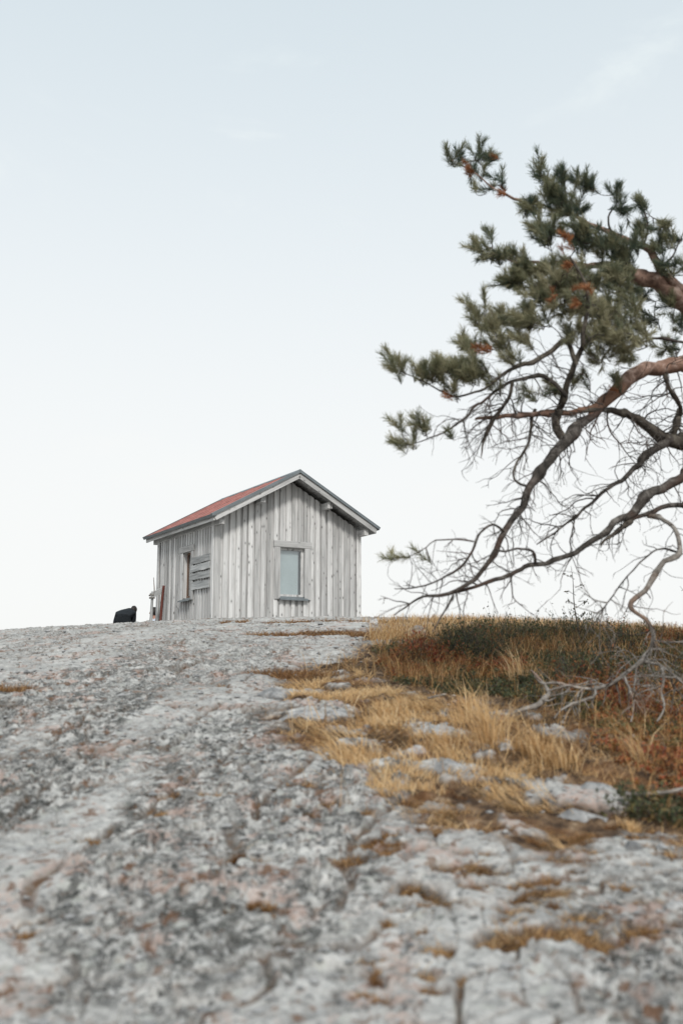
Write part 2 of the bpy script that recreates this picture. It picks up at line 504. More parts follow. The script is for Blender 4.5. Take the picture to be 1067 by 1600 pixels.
def ground_mat():
    m, t, b = new_mat('lichen_bedrock_and_soil')
    tco = N(t, 'ShaderNodeTexCoord'); P = tco.outputs['Object']
    def attr(n):
        a = N(t, 'ShaderNodeAttribute'); a.attribute_name = n; return a.outputs['Fac']
    soil, moss, broken = attr('soil'), attr('moss'), attr('broken')
    n1 = noise(t, P, 1.1, 5, .6); n2 = noise(t, P, 9, 8, .68, .3); n3 = noise(t, P, 27, 6, .66); n4 = noise(t, P, 3.2, 5, .6, .4)
    n5 = noise(t, P, 90, 3, .6)
    c = ramp(t, [(.34, (.07, .07, .069)), (.43, (.17, .168, .16)), (.51, (.32, .315, .30)), (.62, (.50, .494, .475))], n2.outputs['Fac']).outputs['Color']
    c = mixc(t, mrange(t, broken, .7, 0., 0, .6), c, (.45, .445, .43))
    c = mixc(t, mrange(t, n1.outputs['Fac'], .48, .66, 0, .35), c, (.14, .138, .13))
    fl = math_n(t, 'MULTIPLY', mrange(t, n3.outputs['Fac'], .52, .60, 0, .9), mrange(t, broken, 0, 1, .3, 1))
    c = mixc(t, fl, c, (.04, .041, .039))
    n8 = noise(t, P, 6.5, 6, .72, .7)
    c = mixc(t, math_n(t, 'MULTIPLY', mrange(t, n8.outputs['Fac'], .51, .59, 0, .8), mrange(t, broken, 0, 1, .25, 1)), c, (.055, .056, .052))
    c = mixc(t, mrange(t, n5.outputs['Fac'], .57, .66, 0, .6), c, (.47, .47, .455))
    n6 = noise(t, P, 17, 4, .6, .5)
    c = mixc(t, mrange(t, n6.outputs['Fac'], .56, .63, 0, .6), c, (.54, .535, .515))
    geo = N(t, 'ShaderNodeSeparateXYZ'); t.links.new(P, geo.inputs[0])
    pale_far = math_n(t, 'MULTIPLY', mrange(t, geo.outputs['Y'], 6.0, 12.0, 0, .5), mrange(t, n4.outputs['Fac'], .62, .42, .4, 1))  # rock mixed paler as Y grows, broken up by noise
    c = mixc(t, pale_far, c, (.45, .44, .42))
    # pale green-grey crustose lichen discs
    vo = N(t, 'ShaderNodeTexVoronoi'); vo.inputs['Scale'].default_value = 13.0
    wv = N(t, 'ShaderNodeVectorMath', operation='ADD')
    sc_ = N(t, 'ShaderNodeVectorMath', operation='SCALE'); sc_.inputs['Scale'].default_value = .08
    t.links.new(n2.outputs['Color'], sc_.inputs[0]); t.links.new(P, wv.inputs[0]); t.links.new(sc_.outputs[0], wv.inputs[1])
    t.links.new(wv.outputs[0], vo.inputs['Vector'])
    sp = N(t, 'ShaderNodeSeparateColor'); t.links.new(vo.outputs['Color'], sp.inputs[0])
    disc = math_n(t, 'MULTIPLY', mrange(t, vo.outputs['Distance'], .22, .36, .7, 0), mrange(t, sp.outputs[0], .55, .62))
    c = mixc(t, disc, c, (.40, .405, .375))
    dk = math_n(t, 'MULTIPLY', mrange(t, vo.outputs['Distance'], .18, .32, .75, 0), mrange(t, sp.outputs[1], .70, .76))
    c = mixc(t, dk, c, (.06, .062, .058))
    # bare pinkish granite
    pink = math_n(t, 'MULTIPLY', mrange(t, n4.outputs['Fac'], .545, .62), mrange(t, n3.outputs['Fac'], .60, .45))
    c = mixc(t, math_n(t, 'MULTIPLY', pink, .6), c, (.40, .285, .24))
    # rusty flecks of dead moss and needles
    n7 = noise(t, P, 15, 5, .62, .4)
    rust = math_n(t, 'MULTIPLY', mrange(t, n7.outputs['Fac'], .55, .62), mrange(t, n4.outputs['Fac'], .40, .56))
    c = mixc(t, math_n(t, 'MULTIPLY', rust, .8), c, (.135, .07, .038))
    # brown moss and old needles in the joints
    mc = ramp(t, [(.35, (.03, .022, .015)), (.52, (.085, .05, .028)), (.68, (.19, .11, .055))], n3.outputs['Fac']).outputs['Color']
    mf = math_n(t, 'MULTIPLY', moss, mrange(t, n2.outputs['Fac'], .36, .6, .2, 1))
    c = mixc(t, mf, c, mc)
    sc1 = ramp(t, [(.36, (.02, .014, .010)), (.48, (.055, .034, .021)), (.57, (.15, .095, .055)), (.68, (.32, .24, .16))], n2.outputs['Fac']).outputs['Color']
    sc1 = mixc(t, mrange(t, n4.outputs['Fac'], .5, .62, 0, .5), sc1, (.16, .075, .03))
    c = mixc(t, soil, c, sc1)
    t.links.new(c, b.inputs['Base Color'])
    b.inputs['Roughness'].default_value = .92
    b.inputs['Specular IOR Level'].default_value = .2
    hh = math_n(t, 'ADD', n2.outputs['Fac'], math_n(t, 'MULTIPLY', n3.outputs['Fac'], .6))
    bump(t, b, hh, .9, .02)
    return m
M['ground'] = ground_mat()

def stone_mat():
    m, t, b = new_mat('lichen_stone')
    tco = N(t, 'ShaderNodeTexCoord'); oi = N(t, 'ShaderNodeObjectInfo')
    n2 = noise(t, tco.outputs['Object'], 11, 8, .68, .3); n3 = noise(t, tco.outputs['Object'], 42, 5, .6)
    c = ramp(t, [(.33, (.09, .09, .09)), (.43, (.18, .185, .187)), (.54, (.28, .28, .278)), (.66, (.40, .40, .395))], n2.outputs['Fac']).outputs['Color']
    c = mixc(t, mrange(t, n3.outputs['Fac'], .55, .66, 0, .7), c, (.09, .09, .085))
    hsv = N(t, 'ShaderNodeHueSaturation'); t.links.new(c, hsv.inputs['Color'])
    oc = N(t, 'ShaderNodeSeparateColor'); t.links.new(oi.outputs['Color'], oc.inputs[0])
    t.links.new(oc.outputs[0], hsv.inputs['Value'])
    t.links.new(hsv.outputs[0], b.inputs['Base Color'])
    b.inputs['Roughness'].default_value = .9
    bump(t, b, n2.outputs['Fac'], .8, .02)
    return m
M['stone'] = stone_mat()

def bark_mat(name, a, bcol, ccol, warm=None, scale=14):
    m, t, b = new_mat(name)
    tco = N(t, 'ShaderNodeTexCoord'); P = tco.outputs['Object']
    n1 = noise(t, P, scale, 7, .65, .5); n2 = noise(t, P, 2.3, 4); n3 = noise(t, P, scale * 4, 4)
    c = ramp(t, [(.32, a), (.5, bcol), (.68, ccol)], n1.outputs['Fac']).outputs['Color']
    if warm:
        c = mixc(t, mrange(t, n2.outputs['Fac'], .5, .62, 0, .8), c, warm)
    c = mixc(t, mrange(t, n3.outputs['Fac'], .6, .7, 0, .6), c, a)
    t.links.new(c, b.inputs['Base Color'])
    b.inputs['Roughness'].default_value = .9
    b.inputs['Specular IOR Level'].default_value = .2
    bump(t, b, n1.outputs['Fac'], .9, .012)
    return m
M['bark_pink'] = bark_mat('flaking_pine_bark', (.08, .05, .04), (.24, .155, .12), (.40, .31, .265), (.22, .125, .085))
M['bark_grey'] = bark_mat('grey_dead_bark', (.02, .018, .016), (.06, .053, .047), (.17, .158, .145), (.075, .048, .038))
M['bark_dark'] = bark_mat('dark_lichened_bark', (.022, .02, .017), (.065, .055, .045), (.15, .135, .11))
M['bark_pale'] = bark_mat('bleached_dead_wood', (.08, .068, .057), (.20, .182, .163), (.35, .33, .305), (.22, .145, .105))
M['bark_trunk'] = bark_mat('thick_pine_bark', (.05, .035, .028), (.17, .11, .08), (.33, .23, .18), (.26, .13, .08), 9)

def leaf_mat(name, stops, rough=.6, trans=.25):
    """Colour picked by the 'tone' point attribute (own hue of each leaf; pine needles also carry painted shade)."""
    m, t, b = new_mat(name)
    a = N(t, 'ShaderNodeAttribute'); a.attribute_name = 'tone'
    c = ramp(t, stops, a.outputs['Fac']).outputs['Color']
    t.links.new(c, b.inputs['Base Color'])
    b.inputs['Roughness'].default_value = rough
    b.inputs['Specular IOR Level'].default_value = .3
    tl = N(t, 'ShaderNodeBsdfTranslucent'); t.links.new(c, tl.inputs['Color'])
    ms = N(t, 'ShaderNodeMixShader'); ms.inputs[0].default_value = trans
    t.links.new(b.outputs[0], ms.inputs[1]); t.links.new(tl.outputs[0], ms.inputs[2])
    t.links.new(ms.outputs[0], t.nodes['Material Output'].inputs['Surface'])
    return m
M['needle'] = leaf_mat('pine_needle', [(0, (.055, .095, .08)), (.35, (.115, .14, .095)), (.65, (.22, .22, .13)), (1, (.36, .335, .215))], .55, .4)
M['needle_dead'] = leaf_mat('dead_pine_needle', [(0, (.20, .07, .03)), (1, (.36, .16, .07))])
M['straw'] = leaf_mat('dry_grass', [(0, (.15, .07, .03)), (.3, (.32, .175, .07)), (.65, (.56, .36, .165)), (1, (.70, .54, .33))], .7, .3)
M['heath'] = leaf_mat('heath_leaf', [(0, (.03, .042, .022)), (.33, (.07, .082, .036)), (.5, (.15, .12, .045)), (.7, (.29, .14, .045)), (1, (.27, .06, .03))], .6, .2)
M['juniper'] = leaf_mat('juniper_needle', [(0, (.03, .045, .022)), (1, (.12, .125, .055))])
M['birch_leaf'] = leaf_mat('autumn_birch_leaf', [(0, (.20, .13, .06)), (.5, (.36, .21, .10)), (1, (.46, .30, .18))], .5, .35)
M['sap_leaf'] = leaf_mat('sapling_leaf', [(0, (.03, .035, .02)), (1, (.10, .085, .045))], .5, .25)

# ------------------------------------------------------------------ ground sheet
def build_ground():
    az_in = np.radians(np.linspace(-24, 24, 680))
    az = np.concatenate([np.radians(np.linspace(-180, -40, 40)), np.radians(np.linspace(-38, -24.4, 34)), az_in, np.radians(np.linspace(24.4, 38, 34)), np.radians(np.linspace(40, 180, 40))])
    az = np.unique(np.round(az, 7))[:-1]
    rr = np.concatenate([np.linspace(.15, 2.35, 14), np.exp(np.linspace(math.log(2.4), math.log(32), 750)), np.exp(np.linspace(math.log(33), math.log(4000), 46))])
    A, R = np.meshgrid(az, rr)
    X = R * np.sin(A); Y = R * np.cos(A)
    z, soil, moss, rough = terrain(X.ravel(), Y.ravel(), True)
    V = np.stack([X.ravel(), Y.ravel(), z], 1)
    na, nr = len(az), len(rr)
    i = np.arange(nr - 1)[:, None] * na; j = np.arange(na)[None, :]; j2 = (j + 1) % na
    F = np.stack([i + j, i + j2, i + na + j2, i + na + j], -1).reshape(-1, 4)
    cz = float(z[:na].mean()); V = np.vstack([V, [[0, 0, cz]]]); ci = len(V) - 1
    fan = np.stack([np.full(na, ci), (np.arange(na) + 1) % na, np.arange(na)], 1)
    pad = lambda a: np.concatenate([a, [0.]])
    o = mesh_np('ground', V, [F, fan], M['ground'], smooth=True, attrs={'soil': pad(soil), 'moss': pad(moss), 'broken': pad(rough)})
    tag(o, 'broken grey lichen covered bedrock hill with brown soil and moss', None, None, 'structure')
    return o
ground = build_ground()

# ------------------------------------------------------------------ the hut
W, L = 3.516, 3.353
CZ = 2.45
YAW = 0.525
hut = empty('wooden_hut', (-2.627, 20.5, CZ), YAW)
tag(hut, 'small weathered grey board hut with red gable roof standing on the hilltop', 'hut')
RIDGE, EO, GO = 5.789 - CZ, .231, .416
K = (5.789 - 4.692) / (W / 2 + EO)
def ztop(x): return RIDGE - K * abs(x - W / 2)
X_, Y_, Z_ = Vector((1, 0, 0)), Vector((0, 1, 0)), Vector((0, 0, 1))
FW = (1.49, 2.10, .66, 1.71)         # front opening x0 x1 z0 z1
LW = (1.17, 1.64, .66, 1.66)         # side opening y0 y1 z0 z1

def box_np(x0, x1, y0, y1, z0, z1):
    V = [(x, y, z) for z in (z0, z1) for y in (y0, y1) for x in (x0, x1)]
    F = [(0, 2, 3, 1), (4, 5, 7, 6), (0, 1, 5, 4), (2, 6, 7, 3), (0, 4, 6, 2), (1, 3, 7, 5)]
    return V, F
def boxes(name, bl, mat, parent):
    V = []; F = []
    for b in bl:
        v, f = box_np(*b); n = len(V); V += v; F += [tuple(i + n for i in q) for q in f]
    return mesh_np(name, V, np.array(F), mat, parent)
def prism_y(name, poly, y0, y1, mat, parent):
    n = len(poly)
    V = [(x, y0, z) for x, z in poly] + [(x, y1, z) for x, z in poly]
    F = np.array([(i, (i + 1) % n, n + (i + 1) % n, n + i) for i in range(n)])
    caps = np.array([tuple(range(n))[::-1], tuple(range(n, 2 * n))])
    return mesh_np(name, V, [F, caps], mat, parent)

RT = .17                                # depth of the roof below its top line
# front wall backing: boxes round the opening and the gable
fx0, fx1, fz0, fz1 = FW
wall_f = boxes('wall', [(.03, fx0, .03, .11, 0, ztop(0) - RT - .02), (fx1, W - .03, .03, .11, 0, ztop(0) - RT - .02), (fx0, fx1, .03, .11, 0, fz0), (fx0, fx1, .03, .11, fz1, ztop(0) - RT - .02)], M['dark_wall'], hut)
prism_y('gable', [(.03, ztop(0) - RT - .02), (W - .03, ztop(0) - RT - .02), (W / 2, RIDGE - RT - .02)], .032, .108, M['dark_wall'], wall_f)
ly0, ly1, lz0, lz1 = LW
wall_l = boxes('wall', [(.03, .11, .112, ly0, 0, ztop(0) - RT), (.03, .11, ly1, L - .03, 0, ztop(0) - RT), (.03, .11, ly0, ly1, 0, lz0), (.03, .11, ly0, ly1, lz1, ztop(0) - RT)], M['dark_wall'], hut)
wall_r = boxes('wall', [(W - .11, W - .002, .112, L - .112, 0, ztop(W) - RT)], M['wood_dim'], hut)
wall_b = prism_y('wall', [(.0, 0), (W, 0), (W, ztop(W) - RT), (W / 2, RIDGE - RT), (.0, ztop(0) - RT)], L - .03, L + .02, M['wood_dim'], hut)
boxes('foundation', [(.05, W - .05, .05, L - .05, -.6, -.003)], M['stone_base'], hut)

def clip_boards(x0, x1, zt, op, over):
    """Vertical extents of a board from x0..x1 around an opening."""
    a, b, c, d = op
    if x1 < a - .001 or x0 > b + .001:
        return [(0, None)]
    return [(0, c - .062), (d, None)]
# boards of the front wall: under boards and over boards
def cladding(n_span, length, op, make, wall, zfun):
    p = length / n_span
    for i in range(n_span):
        for layer in (0, 1):
            if layer == 0:
                c = (i + .5) * p; wd = p * .74; dep = .018; th = .022
            else:
                if i == 0: continue
                c = i * p + random.uniform(-.006, .006); wd = p * random.uniform(.54, .68); dep = -.012; th = .030
            dep += random.uniform(-.003, .003)
            for (a, b) in clip_boards(c - wd / 2, c + wd / 2, 0, op, layer):
                make(c, wd, dep, th, a, b, wall)
def make_front(c, wd, dep, th, a, b, wall):
    a0 = a + (random.uniform(-.02, .03) if a == 0 else 0)
    if b is None:
        zc = ztop(c) - RT - .005; l = zc - a0
        tl = (ztop(c - wd / 2) - ztop(c), ztop(c + wd / 2) - ztop(c))
    else:
        l = b - a0; tl = (0, 0)
    plank('board', wall, frame((c, dep, a0), X_, Y_, Z_), wd, th, l, M['wood'], tl)
cladding(23, W - .16, (fx0 - .08, fx1 - .08, fz0, fz1), lambda c, wd, dep, th, a, b, wl: make_front(c + .08, wd, dep, th, a, b, wl), wall_f, None)
def make_left(c, wd, dep, th, a, b, wall):
    a0 = a + (random.uniform(-.02, .03) if a == 0 else 0)
    l = (ztop(0) - RT - .005 if b is None else b) - a0
    plank('board', wall, frame((dep, c, a0), -Y_, X_, Z_), wd, th, l, M['wood_dim'] if random.random() < .25 else M['wood'])
cladding(22, L - .16, (ly0 - .08, ly1 - .08, lz0, lz1), lambda c, wd, dep, th, a, b, wl: make_left(c + .08, wd, dep, th, a, b, wl), wall_l, None)
# corner boards
for (x, y, ux, uy, wd) in ((.05, -.026, X_, Y_, .13), (W - .05, -.026, X_, Y_, .12)):
    plank('corner_board', hut, frame((x, y, .0), ux, uy, Z_), wd, .024, ztop(x) - RT - .02, M['wood'])
for (y, wd) in ((.04, .12), (L - .05, .13)):
    plank('corner_board', hut, frame((-.028, y, .0), -Y_, X_, Z_), wd, .024, ztop(0) - RT - .02, M['wood'])

# roof: deck boards, red sheets, grey edge strip, fascia boards, purlin ends
roof = empty('roof'); roof.parent = hut
def slope_frame(side, y, drop):
    """Frame at the ridge on one slope: X runs down the slope, Y along the ridge, Z out of the roof."""
    cs = 1 / math.sqrt(1 + K * K); sn = K * cs
    xd = Vector((side * cs, 0, -sn)); zu = Vector((side * sn, 0, cs))
    o = Vector((W / 2, y, RIDGE)) - zu * drop
    return frame(o, xd, zu.cross(xd), zu)
SL = (W / 2 + EO) * math.sqrt(1 + K * K)
for side in (-1, 1):
    nb = 10
    for i in range(nb):                       # deck boards seen from below, running along the ridge
        a, b = SL * i / nb, SL * (i + 1) / nb
        v, f = box_np(a + .004 + (.02 if i == 0 else 0), b - .004 - (.012 if i == nb - 1 else 0), -1e-9, 0, -.028, -.006)
        sgn = 1 if side > 0 else -1
        v = [(x, (-GO + .03 if j % 4 < 2 else L + GO - .03) * 1, z) for j, (x, y, z) in enumerate(v)]
        cs = 1 / math.sqrt(1 + K * K); sn = K * cs
        P = [Vector((W / 2, 0, RIDGE)) + Vector((side * cs, 0, -sn)) * x + Vector((side * sn, 0, cs)) * z + Vector((0, y, 0)) for x, y, z in v]
        fl = f if side > 0 else [q[::-1] for q in f]
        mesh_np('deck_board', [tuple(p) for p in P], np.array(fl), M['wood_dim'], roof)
    ns = 6
    for i in range(ns):                       # red roofing strips from ridge to eave with lapped edges
        a = -GO + (L + 2 * GO) * i / ns; b = -GO + (L + 2 * GO) * (i + 1) / ns + .02
        z0 = .002 * (i % 2)
        cs = 1 / math.sqrt(1 + K * K); sn = K * cs
        prof = [(.0, z0), (SL + .012, z0), (SL + .012, z0 + .008), (0, z0 + .008)]
        V = []
        for y in (a, b):
            for x, z in prof:
                p = Vector((W / 2, y, RIDGE)) + Vector((side * cs, 0, -sn)) * x + Vector((side * sn, 0, cs)) * z
                V.append(tuple(p))
        F = np.array([(0, 1, 5, 4), (1, 2, 6, 5), (2, 3, 7, 6), (3, 0, 4, 7), (0, 3, 2, 1), (4, 5, 6, 7)])
        mesh_np('roofing_strip', V, F, M['roof_red'], roof)
        for y in (b - .02,):                  # raised seam
            V = []
            for yy in (y - .012, y + .012):
                for x, z in [(.0, .008), (SL + .012, .008), (SL + .012, .026), (0, .026)]:
                    p = Vector((W / 2, yy, RIDGE)) + Vector((side * cs, 0, -sn)) * x + Vector((side * sn, 0, cs)) * z
                    V.append(tuple(p))
            if i < ns - 1: mesh_np('seam', V, F, M['roof_red'], roof)
    # grey edging along the rake (front and back) and along the eave
    for yy in (-GO - .018, L + GO + .018):
        o = slope_frame(side, yy, 0)
        v = []
        cs = 1 / math.sqrt(1 + K * K); sn = K * cs
        for x in (0, SL + .03):
            for y, z in ((-.016, -.035), (.05 if yy < 0 else .016, -.035 if False else .012), (.05 if yy < 0 else .016, .026), (-.016 if yy < 0 else -.05, .026)):
                p = Vector((W / 2, yy + y, RIDGE)) + Vector((side * cs, 0, -sn)) * x + Vector((side * sn, 0, cs)) * z
                v.append(tuple(p))
        F = np.array([(0, 1, 5, 4), (1, 2, 6, 5), (2, 3, 7, 6), (3, 0, 4, 7), (0, 3, 2, 1), (4, 5, 6, 7)])
        mesh_np('edge_strip', v, F, M['metal_grey'], roof)
    # eave drip strip
    v = []
    for y in (-GO - .02, L + GO + .02):
        for x, z in ((SL + .012, -.04), (SL + .03, -.045), (SL + .032, .016), (SL + .012, .014)):
            p = Vector((W / 2, y, RIDGE)) + Vector((side * cs, 0, -sn)) * x + Vector((side * sn, 0, cs)) * z
            v.append(tuple(p))
    mesh_np('edge_strip', v, np.array([(0, 1, 5, 4), (1, 2, 6, 5), (2, 3, 7, 6), (3, 0, 4, 7), (0, 3, 2, 1), (4, 5, 6, 7)]), M['metal_grey'], roof)
    # rake fascia boards
    cs = 1 / math.sqrt(1 + K * K); sn = K * cs
    xd = Vector((side * cs, 0, -sn)); zu = Vector((side * sn, 0, cs))
    for yy in (-GO + .012, L + GO - .012):
        o = Vector((W / 2, yy, RIDGE)) - zu * .087 + xd * .0
        fr = frame(o + xd * (.045 if side > 0 else .045), zu * side * -1 if False else zu, xd.cross(zu), xd)
        plank('fascia_board', roof, fr, .118, .024, SL - .06, M['wood'], (-.066 * 0, 0))
    # eave fascia
    o = Vector((W / 2, -GO + .026, RIDGE)) + xd * (SL - .01) - zu * .082
    plank('fascia_board', roof, frame(o, Vector((0, 0, 1)), Vector((0, 0, 1)).cross(Y_) * -1 if False else Y_.cross(Vector((0, 0, 1))), Y_), .115, .024, L + 2 * GO - .052, M['wood_dim'])
# ridge cap
V = []
for y in (-GO - .03, L + GO + .03):
    for x, z in ((-.12, -.12 * K + .012), (0, .018), (.12, -.12 * K + .012), (.12, -.12 * K + .028), (0, .036), (-.12, -.12 * K + .028)):
        V.append((W / 2 + x, y, RIDGE + z))
F = [(i, (i + 1) % 6, 6 + (i + 1) % 6, 6 + i) for i in range(6)]
mesh_np('ridge_cap', V, [np.array(F), np.array([(5, 4, 3, 2, 1, 0), (6, 7, 8, 9, 10, 11)])], M['metal_grey'], roof)
# purlins with ends showing under the rakes
for x in (.02, W * .27, W * .73, W - .02):
    zc = ztop(x) - RT - .075 + (.02 if .5 < x < 3 else 0)
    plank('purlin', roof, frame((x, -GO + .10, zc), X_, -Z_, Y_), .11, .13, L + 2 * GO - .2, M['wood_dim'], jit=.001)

# front window
wf = empty('window'); wf.parent = hut
D = -.045
plank('trim_board', wf, frame((1.355 + .075, D, .60), X_, Y_, Z_), .14, .022, 1.115, M['wood'])
plank('trim_board', wf, frame((2.245 - .08, D, .60), X_, Y_, Z_), .15, .022, 1.115, M['wood'])
plank('trim_board', wf, frame((1.34, D - .004, 1.785), Z_, -Y_, X_), .135, .028, .92, M['wood'], jit=.0005)
boxes('frame', [(fx0 + .002, fx0 + .045, .035, .085, fz0, fz1), (fx1 - .06, fx1 - .002, .035, .085, fz0, fz1), (fx0 + .045, fx1 - .06, .035, .085, fz1 - .05, fz1), (fx0 + .045, fx1 - .06, .035, .085, fz0, fz0 + .05)], M['wood_dim'], wf)
boxes('reveal', [(fx0 - .02, fx0 + .001, -.03, .13, fz0, fz1), (fx1 - .001, fx1 + .02, -.03, .13, fz0, fz1), (fx0, fx1, -.03, .13, fz1 - .001, fz1 + .02)], M['wood'], wf)
boxes('pane', [(fx0 + .045, fx1 - .06, .058, .064, fz0 + .05, fz1 - .05)], M['glass'], wf)
boxes('sky_sheen_panel', [(fx0 + .03, fx1 - .10, .095, .099, fz0 + .01, fz1 - .01)], M['sky_sheen_panel'], wf)  # added panel behind the glass, paints the reflected sky
sl_ = [(fx0 - .02, -.12, fz0 - .055), (fx1 + .05, -.12, fz0 - .055), (fx1 + .05, .03, fz0 + .004), (fx0 - .02, .03, fz0 + .004)]
V = sl_ + [(x, y, z - (.03 if y < 0 else .014)) for x, y, z in sl_]
mesh_np('sill', V, np.array([(0, 1, 2, 3), (7, 6, 5, 4), (0, 4, 5, 1), (1, 5, 6, 2), (2, 6, 7, 3), (3, 7, 4, 0)]), M['metal_grey'], wf)

# side window
wl_ = empty('window'); wl_.parent = hut
D = -.05
plank('trim_board', wl_, frame((D, ly1 + .07, .60), -Y_, X_, Z_), .14, .022, 1.06, M['wood'])
plank('trim_board', wl_, frame((D, ly0 - .07, .60), -Y_, X_, Z_), .14, .022, 1.06, M['wood'])
plank('trim_board', wl_, frame((D - .006, 1.01, 1.73), Z_, X_, Y_), .135, .028, .80, M['wood_dim'])
boxes('frame', [(.045, .09, ly0 + .002, ly0 + .04, lz0, lz1), (.045, .09, ly1 - .04, ly1 - .002, lz0, lz1), (.045, .09, ly0 + .04, ly1 - .04, lz1 - .05, lz1), (.045, .09, ly0 + .04, ly1 - .04, lz0, lz0 + .05)], M['wood_brown'], wl_)
boxes('reveal', [(-.03, .13, ly0 - .02, ly0 + .001, lz0, lz1), (-.03, .13, ly1 - .001, ly1 + .02, lz0, lz1), (-.03, .13, ly0, ly1, lz1 - .001, lz1 + .02)], M['wood'], wl_)
boxes('pane', [(.062, .068, ly0 + .04, ly1 - .04, lz0 + .05, lz1 - .05)], M['glass'], wl_)
boxes('sky_sheen_panel', [(.10, .104, ly0 + .01, ly1 - .01, lz0 + .01, lz1 - .01)], M['sky_sheen_panel'], wl_)  # added panel, gives the side pane its painted sky reflection
sl_ = [(-.12, ly0 - .05, lz0 - .055), (-.12, ly1 + .10, lz0 - .055), (.03, ly1 + .10, lz0 + .004), (.03, ly0 - .05, lz0 + .004)]
V = sl_ + [(x, y, z - (.03 if x < 0 else .014)) for x, y, z in sl_]
mesh_np('sill', V, np.array([(3, 2, 1, 0), (4, 5, 6, 7), (1, 5, 4, 0), (2, 6, 5, 1), (3, 7, 6, 2), (0, 4, 7, 3)]), M['metal_grey'], wl_)

# rough horizontal slabs nailed beside the side window
def rough_slab(y0, y1, z0, z1, dep, tilt):
    fr = frame((dep, y0, (z0 + z1) / 2), Vector((0, -tilt, 1)).normalized(), X_, Vector((0, 1, tilt)).normalized())
    plank('rough_slab', hut, fr, z1 - z0, .024, y1 - y0, M['wood_rough'], (random.uniform(-.03, .03), random.uniform(-.03, .03)), jit=.009)
rough_slab(.11, 1.13, 1.35, 1.495, -.055, .01)
rough_slab(.11, 1.16, 1.195, 1.335, -.062, -.012)
rough_slab(.11, 1.19, 1.005, 1.145, -.060, .015)
rough_slab(.11, 1.07, .795, .965, -.057, 0)

# ------------------------------------------------------------------ tubes
def tubes(paths, sides=6, twist=0.0):
    """paths: list of (P (n,3), R (n,)). Returns V, F, with tips closed to a point."""
    Vs = []; Fs = []; base = 0
    ang = np.arange(sides) / sides * 2 * math.pi
    for P, R in paths:
        P = np.asarray(P, float); R = np.asarray(R, float); n = len(P)
        T = np.gradient(P, axis=0); T /= np.linalg.norm(T, axis=1)[:, None] + 1e-9
        ref = np.array([0, 0, 1.]) if abs(T[0][2]) < .9 else np.array([1., 0, 0])
        u = np.cross(T[0], ref); u /= np.linalg.norm(u)
        U = np.zeros_like(P)
        for i in range(n):
            u = u - T[i] * np.dot(u, T[i]); u /= np.linalg.norm(u) + 1e-9
            U[i] = u
        Wv = np.cross(T, U)
        ring = P[:, None, :] + (np.cos(ang)[None, :, None] * U[:, None, :] + np.sin(ang)[None, :, None] * Wv[:, None, :]) * R[:, None, None] if R.ndim == 1 else \
            P[:, None, :] + (np.cos(ang)[None, :, None] * U[:, None, :] + np.sin(ang)[None, :, None] * Wv[:, None, :]) * R[:, :, None]
        Vs.append(ring.reshape(-1, 3))
        i = np.arange(n - 1)[:, None] * sides; j = np.arange(sides)[None, :]; j2 = (j + 1) % sides
        Fs.append((np.stack([i + j, i + j2, i + sides + j2, i + sides + j], -1).reshape(-1, 4)) + base)
        base += n * sides
    return np.vstack(Vs), np.vstack(Fs)
def spline(pts, step=.03):
    P = np.asarray(pts, float)
    Q = np.vstack([2 * P[0] - P[1], P, 2 * P[-1] - P[-2]])
    outp = []
    for i in range(1, len(Q) - 2):
        n = max(2, int(np.linalg.norm(Q[i + 1][:3] - Q[i][:3]) / step))
        t = np.linspace(0, 1, n, endpoint=False)[:, None]
        a, b, c, d = Q[i - 1], Q[i], Q[i + 1], Q[i + 2]
        outp.append(.5 * ((2 * b) + (-a + c) * t + (2 * a - 5 * b + 4 * c - d) * t ** 2 + (-a + 3 * b - 3 * c + d) * t ** 3))
    outp.append(P[-1:])
    return np.vstack(outp)

# ------------------------------------------------------------------ the pine
TRX, TRY = 4.15, 8.0
tb = gz(TRX, TRY)
pine = empty('pine_tree', (TRX, TRY, tb - .1))
tag(pine, 'old Scots pine reaching in from the right with drooping dead lower limbs', 'tree')
PO = np.array([TRX, TRY, tb - .1])
def tree_obj(name, V, F, mat, smooth=True, **kw):
    return mesh_np(name, V - PO, F, mat, pine, smooth, **kw)
def bark_tube(path4, sides=10, amp=.10, step=.03):
    """path4: list of (x,y,z,r); knobby uneven radius."""
    S = spline(path4, step)
    P = S[:, :3].copy(); r = np.maximum(S[:, 3], .0015)
    n = len(P)
    k = np.arange(n)
    seed = rng.integers(1000)
    P0 = P.copy()
    P += (np.stack([fbm(k * .11 + seed, np.zeros(n), 3, int(seed) + q) for q in range(3)], 1)) * np.minimum(r[:, None] * 3.2, .045)
    P += np.stack([fbm(k * .37 + seed, np.ones(n), 2, int(seed) + 20 + q) for q in range(3)], 1) * np.minimum(r[:, None] * 2.2, .018)
    kx = np.arange(0, n + 6, 5); ko = rng.normal(size=(len(kx), 3))
    P += np.stack([np.interp(k, kx, ko[:, q]) for q in range(3)], 1) * np.minimum(r[:, None] * .42, .009)
    P = P0 + (P - P0) * np.minimum(1, k / 8.0)[:, None]
    kn = (rng.random(n) < .10) * rng.uniform(.1, .45, n)
    r = r * (1 + np.convolve(kn, [.5, 1, .5], 'same'))
    ang = np.arange(sides)
    A, Kk = np.meshgrid(ang, k)
    rr = r[:, None] * (1 + amp * 2.2 * fbm(A * 1.3 + seed, Kk * .25, 3, int(seed)) + .5 * amp * (vnoise(A * 1.7, Kk * .9, int(seed) + 7) - .5))
    rr[:, 0] = (rr[:, 0] + rr[:, -1]) / 2
    return P, rr
